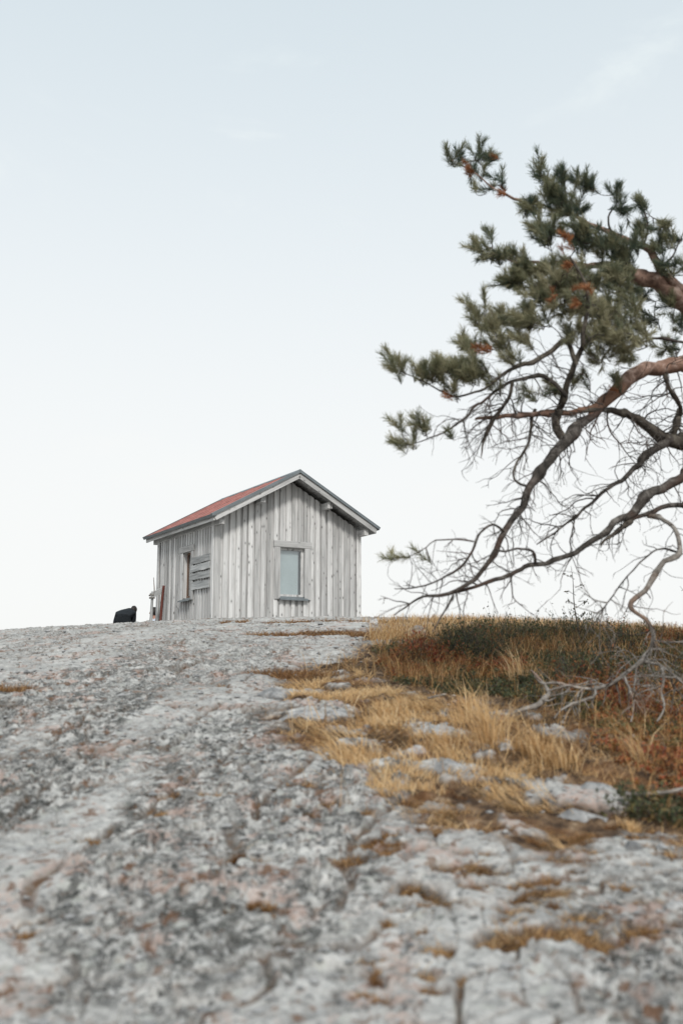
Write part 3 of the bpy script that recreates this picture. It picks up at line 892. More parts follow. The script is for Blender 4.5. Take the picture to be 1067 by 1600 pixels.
def px_path(pts):
    """(px, py, distance, diameter in pixels) -> (x, y, z, radius in metres)."""
    return [(*at(p[0], p[1], p[2]), p[3] / 2 * p[2] / FPX * (.84 if p[3] > 22 else .74)) for p in pts]

trunk_path = [(TRX + .1, TRY, tb - .3, .27), (TRX + .02, TRY, tb + .3, .215), (TRX - .06, TRY + .02, tb + 1.2, .19), (TRX + .05, TRY, tb + 2.2, .175), (TRX + .2, TRY + .05, tb + 3.3, .15), (TRX + .25, TRY + .1, tb + 4.3, .12), (TRX + .45, TRY + .1, tb + 5.2, .08), (TRX + .5, TRY + .1, tb + 6.0, .03)]
P, R = bark_tube(trunk_path, 18, .12, .05)
V, F = tubes([(P, R)], 18)
tree_obj('trunk', V, F, M['bark_trunk'])

def T(h, dx=0.0):   # point on the trunk at height h above its foot
    S = spline(trunk_path, .05); i = np.argmin(abs(S[:, 2] - (tb + h)))
    return (S[i, 0] + dx, S[i, 1], S[i, 2])

LIMBS = {}
def limb(key, pts, mat, root=None, sides=10, name='limb', amp=.10):
    pp = px_path(pts)
    if root is not None:
        pp = [(*root[0], root[1])] + pp
    P, R = bark_tube(pp, sides, amp)
    V, F = tubes([(P, R)], sides)
    o = tree_obj(name, V, F, M[mat])
    LIMBS[key] = (P, R.mean(1))
    return o
limb('1a', [(1120, 505, 7.6, 46), (1067, 470, 7.4, 40), (1030, 440, 7.3, 35), (988, 429, 7.2, 24), (940, 420, 7.1, 14), (890, 412, 7.0, 9), (840, 410, 6.95, 6), (800, 405, 6.9, 4), (758, 384, 6.9, 2.5)], 'bark_pink', (T(3.2), .085))
limb('1b', [(1090, 478, 7.42, 30), (1064, 452, 7.3, 21), (1028, 419, 7.2, 18), (1004, 388, 7.2, 16), (960, 369, 7.2, 11), (905, 343, 7.2, 8), (860, 326, 7.2, 6), (815, 314, 7.15, 5), (780, 298, 7.1, 4), (738, 268, 7.1, 2.5), (706, 250, 7.1, 1.5)], 'bark_pink')
limb('2', [(1110, 560, 7.5, 34), (1067, 568, 7.3, 31), (1010, 578, 7.1, 28), (977, 592, 7.0, 28), (955, 616, 6.95, 25), (938, 636, 6.92, 20), (920, 652, 6.88, 14)], 'bark_pink', (T(2.6), .07))
limb('3', [(938, 640, 6.92, 12), (922, 655, 6.88, 17), (905, 668, 6.85, 21), (885, 692, 6.8, 23), (862, 720, 6.75, 20), (832, 753, 6.7, 17), (816, 790, 6.65, 15), (790, 832, 6.6, 13), (772, 864, 6.6, 11), (740, 902, 6.55, 9), (702, 926, 6.5, 8), (655, 936, 6.5, 5), (628, 952, 6.5, 3.5), (615, 962, 6.5, 2)], 'bark_grey', amp=.2)
limb('2b', [(940, 628, 6.93, 14), (915, 640, 6.9, 12), (862, 648, 6.85, 12), (800, 652, 6.8, 10), (768, 653, 6.8, 9), (745, 655, 6.8, 5)], 'bark_pink', None, 9)
limb('4', [(1110, 690, 7.5, 28), (1067, 686, 7.35, 28), (1040, 682, 7.3, 28), (1010, 662, 7.25, 22), (975, 648, 7.15, 16), (945, 640, 7.0, 13), (928, 642, 6.92, 10), (905, 645, 6.88, 6)], 'bark_dark', (T(1.95), .07), amp=.3)
limb('4b', [(1046, 686, 7.3, 22), (1020, 705, 7.2, 17), (1000, 730, 7.15, 13), (985, 741, 7.1, 11), (950, 766, 7.0, 8), (912, 796, 6.95, 6), (870, 830, 6.9, 4), (838, 850, 6.9, 2)], 'bark_grey', None, 8, amp=.2)
limb('5', [(1110, 718, 7.4, 22), (1067, 742, 7.2, 20), (1030, 764, 7.1, 20), (1010, 777, 7.05, 21), (990, 805, 7.0, 18), (965, 816, 6.95, 14), (930, 840, 6.85, 13), (890, 865, 6.75, 11), (860, 875, 6.7, 10), (830, 880, 6.65, 10), (800, 898, 6.62, 9), (760, 912, 6.6, 8), (715, 926, 6.56, 5), (690, 930, 6.55, 3)], 'bark_grey', (T(1.7), .06))
limb('5b', [(1100, 790, 7.3, 11), (1067, 795, 7.2, 11), (1040, 797, 7.1, 11), (1010, 806, 7.05, 10), (985, 813, 7.0, 9)], 'bark_grey', (T(1.45), .03), 8)
limb('5c', [(985, 814, 7.0, 12), (962, 832, 6.9, 9), (945, 846, 6.85, 6), (938, 856, 6.85, 2)], 'bark_dark', None, 8, amp=.3)
limb('6', [(1012, 806, 7.05, 10), (1035, 812, 6.9, 9), (1052, 826, 6.8, 9), (1058, 848, 6.75, 10), (1050, 868, 6.7, 13), (1033, 876, 6.7, 11), (1020, 900, 6.7, 12), (1008, 922, 6.7, 11), (988, 945, 6.7, 11), (993, 957, 6.7, 8), (1010, 970, 6.7, 8), (1022, 990, 6.7, 9), (1020, 1015, 6.7, 9), (1006, 1034, 6.7, 9), (975, 1055, 6.7, 8), (945, 1070, 6.65, 8), (918, 1076, 6.6, 6), (880, 1068, 6.6, 6), (850, 1066, 6.6, 4)], 'bark_pale', None, 9)
limb('6b', [(930, 1074, 6.63, 6), (926, 1088, 6.5, 6), (895, 1098, 6.4, 5), (875, 1110, 6.3, 4), (865, 1122, 6.25, 2)], 'bark_pale', None, 7)
limb('6c', [(1006, 1034, 6.7, 7), (1030, 1040, 6.6, 6), (1034, 1060, 6.5, 6), (1031, 1085, 6.4, 5), (1036, 1108, 6.3, 4), (1024, 1128, 6.2, 3)], 'bark_pale', None, 7)
limb('6d', [(1030, 1040, 6.6, 5), (1050, 1053, 6.5, 5), (1075, 1072, 6.4, 4), (1110, 1085, 6.3, 3)], 'bark_pale', None, 7)
limb('6e', [(975, 1056, 6.7, 5), (985, 1080, 6.5, 5), (992, 1105, 6.3, 4), (986, 1128, 6.2, 2)], 'bark_pale', None, 7)
limb('7', [(872, 642, 6.86, 16), (893, 600, 6.7, 14), (903, 555, 6.6, 12), (910, 520, 6.5, 10), (917, 478, 6.45, 8), (912, 440, 6.4, 6), (890, 400, 6.4, 4)], 'bark_dark', None, 9)
limb('7b', [(872, 642, 6.86, 18), (868, 665, 6.85, 19), (880, 690, 6.8, 20)], 'bark_dark', None, 9)
limb('8', [(900, 570, 6.62, 11), (885, 535, 6.6, 10), (866, 541, 6.6, 11), (831, 563, 6.55, 10), (805, 574, 6.55, 8), (771, 592, 6.5, 7), (740, 612, 6.5, 5), (700, 616, 6.5, 4), (660, 596, 6.5, 3), (622, 578, 6.5, 2)], 'bark_dark', None, 8)
limb('8b', [(885, 620, 6.7, 9), (850, 588, 6.65, 9), (815, 592, 6.6, 8), (790, 598, 6.6, 7), (760, 622, 6.55, 6), (742, 637, 6.55, 5), (720, 661, 6.5, 5), (692, 675, 6.5, 4), (660, 688, 6.5, 2.5), (632, 697, 6.5, 1.5)], 'bark_grey', None, 8)
limb('8c', [(800, 597, 6.6, 8), (795, 618, 6.6, 8), (783, 640, 6.7, 8), (775, 655, 6.8, 9), (765, 672, 6.75, 9), (757, 690, 6.7, 6), (752, 715, 6.7, 2)], 'bark_dark', None, 8)
limb('9', [(836, 640, 6.86, 8), (830, 655, 6.82, 7), (824, 690, 6.7, 6), (808, 725, 6.65, 5), (803, 744, 6.65, 5), (810, 756, 6.65, 5), (826, 762, 6.68, 4)], 'bark_dark', None, 7)
limb('10', [(1062, 640, 7.35, 14), (1055, 665, 7.3, 14), (1048, 688, 7.3, 16)], 'bark_dark', None, 8)
limb('10b', [(1035, 572, 7.2, 12), (1042, 600, 7.15, 9), (1058, 625, 7.2, 9), (1064, 645, 7.3, 10)], 'bark_dark', None, 8)
limb('11', [(805, 755, 6.7, 5)] and [(790, 832, 6.6, 6), (770, 820, 6.5, 5), (752, 832, 6.45, 5), (738, 858, 6.4, 5), (720, 886, 6.4, 5), (690, 905, 6.4, 4), (650, 920, 6.4, 3.5), (617, 920, 6.4, 2)], 'bark_grey', None, 7)
limb('12', [(740, 846, 6.42, 4), (715, 843, 6.4, 3.5), (680, 844, 6.4, 3), (665, 856, 6.4, 2.5), (640, 870, 6.4, 2), (612, 872, 6.4, 1.5)], 'bark_grey', None, 6)
limb('13', [(836, 880, 6.65, 7), (832, 862, 6.6, 6), (815, 856, 6.55, 5), (790, 862, 6.5, 4), (775, 858, 6.5, 3)], 'bark_grey', None, 7)
limb('14', [(708, 930, 6.5, 5), (697, 950, 6.4, 4), (688, 966, 6.35, 4), (676, 988, 6.3, 2)], 'bark_grey', None, 6)
limb('15', [(1067, 838, 6.75, 4)] and [(1055, 862, 6.72, 5), (1030, 858, 6.6, 4), (1000, 880, 6.5, 3.5), (975, 905, 6.4, 3), (950, 940, 6.35, 3), (925, 975, 6.3, 2)], 'bark_grey', None, 6)
limb('16', [(985, 428, 7.2, 10), (965, 400, 7.15, 8), (955, 370, 7.1, 6), (950, 340, 7.1, 4), (965, 312, 7.1, 2)], 'bark_grey', None, 7)
limb('17', [(1067, 535, 7.3, 5), (1030, 530, 7.2, 5), (990, 540, 7.1, 4), (950, 560, 7.0, 3)], 'bark_grey', None, 6)
limb('18', [(980, 350, 7.2, 4)] and [(1003, 388, 7.2, 6), (1010, 360, 7.1, 4), (1005, 330, 7.1, 3), (985, 310, 7.1, 1.5)], 'bark_grey', None, 6)
limb('19', [(1030, 420, 7.2, 6), (1050, 400, 7.1, 4), (1062, 375, 7.1, 3), (1075, 345, 7.1, 2)], 'bark_grey', None, 6)
# limbs on the other side of the trunk, outside the picture
def far_limb(key, h, pts):
    P, R = bark_tube([(*T(h), .07)] + pts, 9)
    V, F = tubes([(P, R)], 9)
    tree_obj('limb', V, F, M['bark_pink']); LIMBS[key] = (P, R.mean(1))
far_limb('r1', 2.9, [(TRX + .9, TRY + .3, tb + 3.5, .05), (TRX + 1.7, TRY + .5, tb + 3.8, .02)])
far_limb('r2', 3.9, [(TRX + .9, TRY - .4, tb + 4.6, .04), (TRX + 1.5, TRY - .7, tb + 4.9, .02)])
far_limb('r3', 4.6, [(TRX + .1, TRY + .8, tb + 5.1, .035), (TRX - .05, TRY + 1.4, tb + 5.2, .015)])

# ---- live shoots: clusters given by picture position, distance and half sizes (in pixels)
CL = [(740, 258, 7.1, 32, 26, 9), (716, 248, 7.1, 14, 12, 4), (762, 250, 7.1, 16, 14, 5), (755, 292, 7.1, 16, 8, 4), (700, 246, 7.1, 5, 5, 2), (748, 234, 7.1, 6, 6, 2), (780, 280, 7.1, 8, 8, 3),
      (842, 268, 7.1, 12, 18, 9), (875, 282, 7.1, 14, 14, 8), (905, 285, 7.1, 16, 16, 9), (930, 292, 7.1, 10, 9, 5), (860, 302, 7.1, 24, 14, 14), (885, 322, 7.1, 30, 18, 22), (832, 322, 7.1, 22, 12, 12),
      (962, 305, 7.1, 7, 12, 5), (978, 325, 7.1, 14, 12, 8), (1002, 322, 7.1, 10, 14, 6), (1005, 355, 7.15, 18, 14, 9), (1038, 352, 7.1, 12, 8, 4), (1052, 375, 7.1, 16, 10, 8), (1030, 385, 7.1, 16, 10, 8), (1042, 420, 7.1, 16, 16, 8), (1063, 420, 7.2, 10, 10, 4),
      (745, 388, 6.9, 10, 12, 6), (768, 400, 6.9, 18, 12, 11), (765, 372, 6.9, 6, 8, 3), (800, 405, 6.9, 22, 12, 12),
      (850, 365, 6.9, 30, 22, 20), (905, 370, 7.0, 34, 24, 26), (945, 385, 7.0, 30, 24, 20), (985, 385, 7.0, 18, 18, 10), (970, 410, 7.0, 24, 16, 14),
      (830, 425, 6.8, 34, 20, 22), (880, 430, 6.7, 40, 26, 34), (935, 440, 6.8, 38, 24, 28), (975, 445, 6.8, 18, 22, 14), (800, 438, 6.8, 24, 14, 14), (845, 462, 6.7, 34, 18, 22), (900, 475, 6.6, 40, 22, 30), (950, 485, 6.7, 34, 24, 26), (985, 480, 6.7, 16, 18, 10),
      (790, 500, 6.7, 30, 14, 14), (830, 500, 6.6, 30, 16, 16), (765, 512, 6.6, 18, 16, 9), (740, 500, 6.6, 10, 16, 5), (732, 478, 6.6, 6, 6, 2), (757, 468, 6.6, 5, 6, 2), (725, 530, 6.6, 8, 14, 4), (745, 540, 6.55, 22, 14, 10), (785, 540, 6.6, 24, 14, 10), (815, 530, 6.6, 20, 12, 8),
      (930, 520, 6.6, 36, 18, 20), (970, 530, 6.6, 28, 22, 18), (1005, 520, 6.7, 16, 18, 9), (940, 555, 6.7, 26, 14, 10), (885, 525, 6.6, 20, 14, 8), (985, 560, 6.7, 18, 12, 6),
      (700, 575, 6.5, 30, 16, 16), (725, 585, 6.5, 26, 16, 14), (750, 572, 6.5, 18, 16, 9), (680, 585, 6.5, 20, 12, 10), (655, 582, 6.5, 14, 10, 6), (622, 575, 6.5, 16, 10, 7), (607, 562, 6.5, 5, 7, 2), (770, 600, 6.5, 14, 8, 4), (800, 560, 6.5, 16, 10, 5), (705, 612, 6.5, 16, 8, 4),
      (655, 666, 6.5, 18, 7, 6), (622, 670, 6.5, 9, 6, 3), (628, 696, 6.5, 12, 7, 4), (648, 684, 6.5, 8, 6, 2), (700, 682, 6.5, 6, 4, 1),
      (612, 870, 6.4, 12, 6, 2), (632, 872, 6.4, 8, 5, 1), (658, 868, 6.4, 4, 4, 1),
      (870, 610, 6.8, 20, 12, 5), (825, 615, 6.7, 16, 12, 4), (905, 595, 6.9, 20, 10, 5), (960, 600, 6.9, 12, 10, 3), (1045, 480, 7.3, 16, 20, 6), (1045, 540, 7.4, 18, 20, 8), (1060, 505, 7.4, 12, 20, 6), (1000, 460, 7.5, 24, 16, 8), (1020, 500, 7.6, 24, 16, 8),
      (1110, 400, 7.4, 30, 40, 26), (1130, 480, 7.5, 30, 40, 20), (1120, 550, 7.5, 30, 30, 14), (1150, 330, 7.6, 50, 50, 30), (1200, 250, 7.8, 60, 60, 36)]
nodes = []
for k in LIMBS:
    P, R = LIMBS[k]
    if k in ('4', '4b', '5', '5b', '5c', '6', '6b', '6c', '6d', '6e', '9', '13', '14', '15', '10', '10b', '7b'): continue
    if k in ('2', '3'): P = P[:0]
    nodes += [p for p in P[::3]]
shoots = []
for (cx, cy, d, hx, hy, n) in CL:
    for _ in range(int(n * (1.35 if n > 12 else 1.02) + .5)):
        q = rng.normal(size=3); q = q / np.linalg.norm(q) * rng.random() ** .45
        depth = d + q[2] * min(.45, max(hx, hy) * d / FPX * 1.3)
        p = at(cx + q[0] * hx, cy + q[1] * hy, depth)
        shoots.append((p, d))
for (c, n, rad) in (((TRX + 1.2, TRY + .4, tb + 3.8), 70, .6), ((TRX + 1.1, TRY - .5, tb + 4.8), 70, .6), ((TRX + .5, TRY + .1, tb + 5.8), 80, .55), ((TRX + .1, TRY + 1.1, tb + 5.3), 50, .5)):
    for _ in range(n):
        q = rng.normal(size=3); q = q / np.linalg.norm(q) * rng.random() ** .4 * rad
        shoots.append((np.array(c) + q * np.array([1, 1, .7]), 8.))
# join every shoot to the nearest wood, nearest shoots first
nodes = np.array(nodes)
S = np.array([s[0] for s in shoots])
order = np.argsort([np.min(np.sum((nodes - s) ** 2, 1)) for s in S])
buf = np.zeros((len(nodes) + 9 * len(S), 3)); buf[:len(nodes)] = nodes; nb = len(nodes)
twig_paths = []; shoot_axes = []
for oi_ in order:
    s = S[oi_]
    dd = np.sum((buf[:nb] - s) ** 2, 1)
    # prefer wood that lies towards the trunk
    dd = dd * (1 + .6 * (buf[:nb, 0] < s[0] - .02))
    j = np.argmin(dd); b0 = buf[j].copy()
    v = s - b0; ln = np.linalg.norm(v)
    out_dir = v / (ln + 1e-6)
    ax = out_dir * .7 + np.array([-.30, -.05, .45]) + rng.normal(size=3) * .38
    ax /= np.linalg.norm(ax)
    L_sh = rng.uniform(.06, .19)
    base = s - ax * L_sh * .5
    v = base - b0; ln = np.linalg.norm(v)
    mid = b0 + v * .5 + rng.normal(size=3) * ln * .10 + np.array([0, 0, -.08 * ln])
    t = np.linspace(0, 1, max(4, int(ln / .05) + 3))[:, None]
    C = (1 - t) ** 2 * b0 + 2 * t * (1 - t) * mid + t ** 2 * base
    C = np.vstack([C, base + ax * L_sh * .5, base + ax * L_sh])
    r0 = .0025 + .006 * min(1, ln / .4)
    twig_paths.append((C, np.linspace(r0, .0018, len(C))))
    k = min(8, len(t))
    buf[nb:nb + k] = C[np.linspace(1, len(t) - 1, k).astype(int)]; nb += k
    shoot_axes.append((base, ax, L_sh))
V, F = tubes(twig_paths, 4)
tag(tree_obj('twigs', V, F, M['bark_grey']), kind='stuff')

def needles(shoots, per, mat, name, lmin, lmax, tone_fn, wid=.0032, spread=(.55, 1.15)):
    Vs = []; tone = []
    for (b0, ax, ls) in shoots:
        n = int(per * rng.uniform(.55, 1.25))
        t = rng.random(n) ** .8
        ref = np.array([0, 0, 1.]) if abs(ax[2]) < .9 else np.array([1., 0, 0])
        u = np.cross(ax, ref); u /= np.linalg.norm(u); w_ = np.cross(ax, u)
        ph = rng.random(n) * 2 * math.pi
        th = rng.uniform(spread[0], spread[1], n) * (1.1 - .55 * t)
        rad = np.cos(ph)[:, None] * u + np.sin(ph)[:, None] * w_
        d = np.cos(th)[:, None] * ax + np.sin(th)[:, None] * rad
        d[:, 2] += .06
        ln = rng.uniform(lmin, lmax, n)
        p0 = b0 + ax * (t * ls)[:, None]
        p1 = p0 + d * ln[:, None]
        side = np.cross(d, rng.normal(size=(n, 3))); side /= np.linalg.norm(side, axis=1)[:, None] + 1e-9
        a = p0 - side * wid * .5; bq = p0 + side * wid * .5
        mid_a = p0 + d * (ln * .6)[:, None]
        Vs.append(np.stack([a, bq, p1 + side * wid * .25, p1 - side * wid * .25], 1).reshape(-1, 3))
        tn = tone_fn(b0) + rng.normal(size=n) * .10 + .12 * t
        tone.append(np.repeat(np.clip(tn, 0, 1), 4))
    V = np.vstack(Vs); n = len(V) // 4
    F = np.arange(n * 4).reshape(-1, 4)
    return tree_obj(name, V, F, M[mat], False, attrs={'tone': np.concatenate(tone)})
def tone_live(p):
    near = np.clip((7.15 - p[1]) / .6, 0, 1)        # shade put into the tone: shoots deeper back go darker and bluer
    return .30 + .40 * near + rng.uniform(-.26, .34)
needles(shoot_axes, 120, 'needle', 'crown', .034, .070, tone_live, .0036)
# withered orange tufts
dead = []
for (px, py, d, n) in ((736, 268, 7.05, 5), (785, 303, 7.1, 3), (768, 250, 7.05, 1), (885, 380, 6.5, 4), (880, 372, 6.5, 2), (888, 410, 6.45, 3), (868, 458, 6.4, 2), (912, 455, 6.4, 4), (760, 547, 6.4, 4), (708, 624, 6.45, 2), (912, 470, 6.4, 2), (958, 615, 6.85, 1)):
    for _ in range(n):
        p = at(px + rng.normal() * 5, py + rng.normal() * 4, d + rng.normal() * .03)
        ax = np.array([-.8, 0, .3]) + rng.normal(size=3) * .4; ax /= np.linalg.norm(ax)
        dead.append((p - ax * .03, ax, .06))
needles(dead, 75, 'needle_dead', 'dead_needles', .028, .05, lambda p: rng.uniform(.2, .8))

# ---- dead twigs hanging from the lower limbs
dead_paths = []
def grow(p, d, ln, r, lvl, droop, paths, wig=.32):
    n = max(4, int(ln / .028)); st = ln / n
    pts = [p.copy()]; d = d / np.linalg.norm(d)
    kids = []
    for i in range(n):
        d = d + rng.normal(size=3) * wig * .62 + np.array([0, 0, -droop * .10])
        d /= np.linalg.norm(d)
        p = p + d * st
        pts.append(p.copy())
        if lvl > 0 and i > 0 and rng.random() < .27:
            kids.append((p.copy(), d.copy(), i / n))
    paths.append((np.array(pts), np.linspace(r, max(.0009, r * .3), len(pts))))
    for (q, dq, f) in kids:
        nd = dq + rng.normal(size=3) * .75
        grow(q, nd, ln * rng.uniform(.25, .55) * (1.1 - f * .5), r * .55, lvl - 1, droop, paths, wig)
def sprout(key, n, lmin, lmax, r, f0=0., f1=1., droop=.5, lvl=2, paths=dead_paths, bias=(0, 0, -.35), wig=.32):
    P, R = LIMBS[key]
    for _ in range(n):
        i = int((f0 + (f1 - f0) * rng.random()) * (len(P) - 2))
        tdir = P[i + 1] - P[i]; tdir = tdir / (np.linalg.norm(tdir) + 1e-9)
        rd = rng.normal(size=3); rd -= tdir * np.dot(rd, tdir); rd /= np.linalg.norm(rd)
        d = rd + tdir * rng.uniform(-.1, .7) + np.array(bias)
        grow(P[i] + rd * R[i] * .6, d, rng.uniform(lmin, lmax), r * rng.uniform(.6, 1.5), lvl, droop, paths, wig)
sprout('2', 9, .10, .40, .0045, .5, .95)
sprout('3', 34, .10, .42, .0042, .05, .5)
sprout('3', 46, .06, .36, .0034, .45, .98)
sprout('2b', 26, .12, 0.48, 0.0044, .1, .95, .6, 2)
sprout('4', 35, .15, 0.63, 0.0050, .3, .98, .5, 2)
sprout('4b', 44, .10, 0.52, 0.0040, .02, .9, .6, 2)
sprout('5', 38, .07, 0.39, 0.0037, .25, .98, .5, 2)
sprout('5c', 17, .05, 0.23, 0.0033, 0, 1, .9, 1)
sprout('6', 20, .06, 0.37, 0.0037, .1, .55, .4, 2)
sprout('8b', 23, .08, 0.37, 0.0033, .1, .8, .5, 2)
sprout('8', 20, .08, 0.34, 0.0033, .1, .6, .2, 2, bias=(0, 0, 0))
sprout('8c', 23, .10, 0.39, 0.0037, .3, .95, .5, 2)
sprout('9', 26, .10, 0.46, 0.0033, .05, .95, .7, 2)
sprout('10', 15, .15, 0.57, 0.0044, 0, 1, .2, 2, bias=(-.3, 0, 0))
sprout('10b', 15, .15, 0.52, 0.0044, 0, 1, .2, 2, bias=(-.3, 0, 0))
sprout('7', 23, .1, 0.40, 0.0039, .0, .5, .3, 2, bias=(0, 0, 0))
sprout('11', 17, .06, 0.32, 0.0033, .1, .95, .4, 2)
sprout('12', 8, .06, 0.30, 0.0026, .1, .9, .8, 1)
sprout('13', 11, .06, 0.25, 0.0029, .1, .95, .5, 2)
sprout('15', 11, .08, 0.30, 0.0029, .2, .95, .5, 1)
sprout('1a', 23, .12, 0.46, 0.0039, .1, .5, .4, 2)
V, F = tubes(dead_paths, 4)
tag(tree_obj('dead_twigs', V, F, M['bark_grey']), kind='stuff')
pale_paths = []
sprout('6', 26, .15, .55, .005, .55, .98, .25, 2, pale_paths, (0, -.2, -.1), .26)
sprout('6b', 6, .10, .3, .004, .1, .9, .3, 1, pale_paths, (0, -.2, -.1), .26)
sprout('6c', 8, .15, .45, .004, .1, .9, .3, 2, pale_paths, (0, -.2, -.1), .26)
sprout('6d', 12, .2, .5, .0045, .1, .9, .2, 2, pale_paths, (-.2, -.1, .1), .26)
sprout('6e', 8, .15, .4, .004, .1, .9, .3, 2, pale_paths, (0, -.2, -.1), .26)
sprout('15', 8, .15, .45, .004, .8, .98, .5, 2, pale_paths, (0, 0, -.2), .26)
V, F = tubes(pale_paths, 4)
tag(tree_obj('dead_twigs', V, F, M['bark_pale']), kind='stuff')

# ------------------------------------------------------------------ stones
def stone(px, py, wid, hgt, seed, label, val=1.0, dep=None, name='stone', sink=.3, cat='stone', group=None):
    r = np.random.default_rng(seed)
    x, y = gp(px, py)
    bm = bmesh.new()
    bmesh.ops.create_icosphere(bm, subdivisions=4, radius=1.0)
    V = np.array([v.co[:] for v in bm.verts]); F = np.array([[v.index for v in f.verts] for f in bm.faces]); bm.free()
    # flatten against random planes for an angular block
    for _ in range(16):
        n = r.normal(size=3); n[2] = abs(n[2]) * .8 + .1; n /= np.linalg.norm(n)
        d = r.uniform(.52, .9); s = V @ n
        V = V - np.outer(np.maximum(s - d, 0) * .93, n)
    V += V / np.linalg.norm(V, axis=1)[:, None] * (fbm(V[:, 0] * 3 + seed, V[:, 1] * 3 + V[:, 2] * 3, 4, seed) * .16)[:, None]
    dep = dep or wid * .75
    V = V * np.array([wid / 2, dep / 2, hgt])
    z = float(np.percentile(terrain(x + np.array([0, .35, -.35, 0, 0, .2, -.2]) * wid, y + np.array([0, 0, 0, .35, -.35, .2, -.2]) * dep), 30))
    o = mesh_np(name, V, F, M['stone'], smooth=True)
    try: o.data.set_sharp_from_angle(angle=math.radians(32))
    except Exception: pass
    o.location = (x, y, z - hgt * sink + hgt * .25)
    o.rotation_euler = (0, 0, r.uniform(-.4, .4))
    o.color = (val, val, val, 1)
    return tag(o, label, cat, group)
stone(650, 986, .40, .13, 5, 'dark grey boulder at the edge of the golden grass near the crest', .85, name='boulder', sink=.1, cat='boulder')
stone(428, 1082, .34, .085, 6, 'rounded grey stone left of the brown grass patch', .95)
stone(472, 1115, .42, .06, 7, 'flat blue grey slab in the bend of the straw patch', 1.1, .34, sink=.75)
stone(527, 1118, .22, .05, 8, 'smaller pale slab beside the flat blue grey slab', 1.15)
stone(683, 1152, .24, .06, 9, 'pale angular stone in front of the tall straw tussock', 1.3)
stone(702, 1206, .24, .05, 10, 'low grey stone in the grass below the pale angular stone', 1.05)
stone(930, 1232, .26, .05, 12, 'low grey rock beside red leaves beneath the dead limb', 1.05, sink=.5)
stone(905, 1266, .24, .04, 13, 'flat pale rock just below the low grey rock', .95, sink=.3)
stone(584, 971, .17, .08, 14, 'small whitish stone in the grass right of the hut', 1.6, sink=.1)
stone(790, 1175, .13, .05, 15, 'small pale stone beneath the leaning tall grass', 1.4)
stone(441, 1276, .035, .02, 16, 'tiny white pebble on the bare rock in mid foreground', 1.9)
stone(498, 1578, .03, .016, 17, 'tiny cream pebble near the bottom edge of the rock', 1.7)
stone(1058, 1420, .08, .035, 18, 'whitish stone at the right edge below the brown tufts', 1.5)
stone(990, 1330, .14, .05, 19, 'dark grey stone low at the right among sparse tufts', .6)

# loose grit on the rock, too small to count
def pebbles():
    n = 5200
    Vs = []; Fs = []; base = 0
    az = rng.uniform(-.42, .42, n); r = np.exp(rng.uniform(math.log(2.5), math.log(14), n))
    x = r * np.sin(az); y = r * np.cos(az)
    sm_ = soil_mask(x, y); cl_ = fbm(x * 2.3, y * 2.3, 3, 140)
    kp = rng.random(n) < np.where(sm_ > .5, .22, .8) * sstep(-.12, .14, cl_)
    x, y, r = x[kp], y[kp], r[kp]; n = len(x)
    z = terrain(x, y)
    oc = np.array([(1, 0, 0), (0, 1, 0), (-1, 0, 0), (0, -1, 0), (0, 0, 1), (0, 0, -1)], float)
    of = np.array([(0, 1, 4), (1, 2, 4), (2, 3, 4), (3, 0, 4), (1, 0, 5), (2, 1, 5), (3, 2, 5), (0, 3, 5)])
    for i in range(n):
        s = rng.uniform(.004, .010) * (1 + .14 * r[i]) * (1 + 1.2 * rng.random() ** 6)
        a = rng.random() * 6.28
        v = oc * rng.uniform(.6, 1.2, (6, 3)) * s * np.array([1, 1, .55])
        v = v @ np.array([[math.cos(a), math.sin(a), 0], [-math.sin(a), math.cos(a), 0], [0, 0, 1]])
        Vs.append(v + np.array([x[i], y[i], z[i] + s * .2])); Fs.append(of + base); base += 6
    o = mesh_np('pebbles', np.vstack(Vs), np.vstack(Fs), M['stone'])
    o.color = (1.1, 1.1, 1.1, 1)
    tag(o, 'fine loose grit scattered over the bedrock', 'grit', None, 'stuff')
pebbles()

# ------------------------------------------------------------------ grasses and heath
def blades(x, y, h, lean, az, wid, tone, droop=.35, z=None):
    """Curved two-step blades. All arrays of equal length."""
    n = len(x)
    z0 = terrain(x, y) - .008 if z is None else z
    b = np.stack([x, y, z0], 1)
    dh = np.stack([np.cos(az), np.sin(az), np.zeros(n)], 1)
    sd = np.stack([-np.sin(az), np.cos(az), np.zeros(n)], 1)
    # turn the flat of the blade at random
    tw = rng.uniform(-1.2, 1.2, n)
    sd = sd * np.cos(tw)[:, None] + dh * np.sin(tw)[:, None]
    m = b + dh * (np.sin(lean) * h * .5)[:, None] + np.array([0, 0, 1]) * (np.cos(lean) * h * .5)[:, None]
    l2 = np.minimum(lean + droop, 1.5)
    t = m + dh * (np.sin(l2) * h * .5)[:, None] + np.array([0, 0, 1]) * (np.cos(l2) * h * .5)[:, None]
    wq = (wid * .5)[:, None]
    V = np.stack([b - sd * wq, b + sd * wq, m + sd * wq * .8, m - sd * wq * .8, t], 1).reshape(-1, 3)
    i = np.arange(n)[:, None] * 5
    Fq = i + np.array([[0, 1, 2, 3]]); Ft = i + np.array([[3, 2, 4]])
    return V, Fq, Ft, np.repeat(np.clip(tone, 0, 1), 5)
def blade_obj(name, parts, mat, parent=None):
    V = []; Q = []; T3 = []; tn = []; base = 0
    for v, q, t, k in parts:
        V.append(v); Q.append(q + base); T3.append(t + base); tn.append(k); base += len(v)
    V = np.vstack(V)
    if parent is not None: V = V - np.array(parent.location)
    return mesh_np(name, V, [np.vstack(Q), np.vstack(T3)], M[mat], parent, attrs={'tone': np.concatenate(tn)})
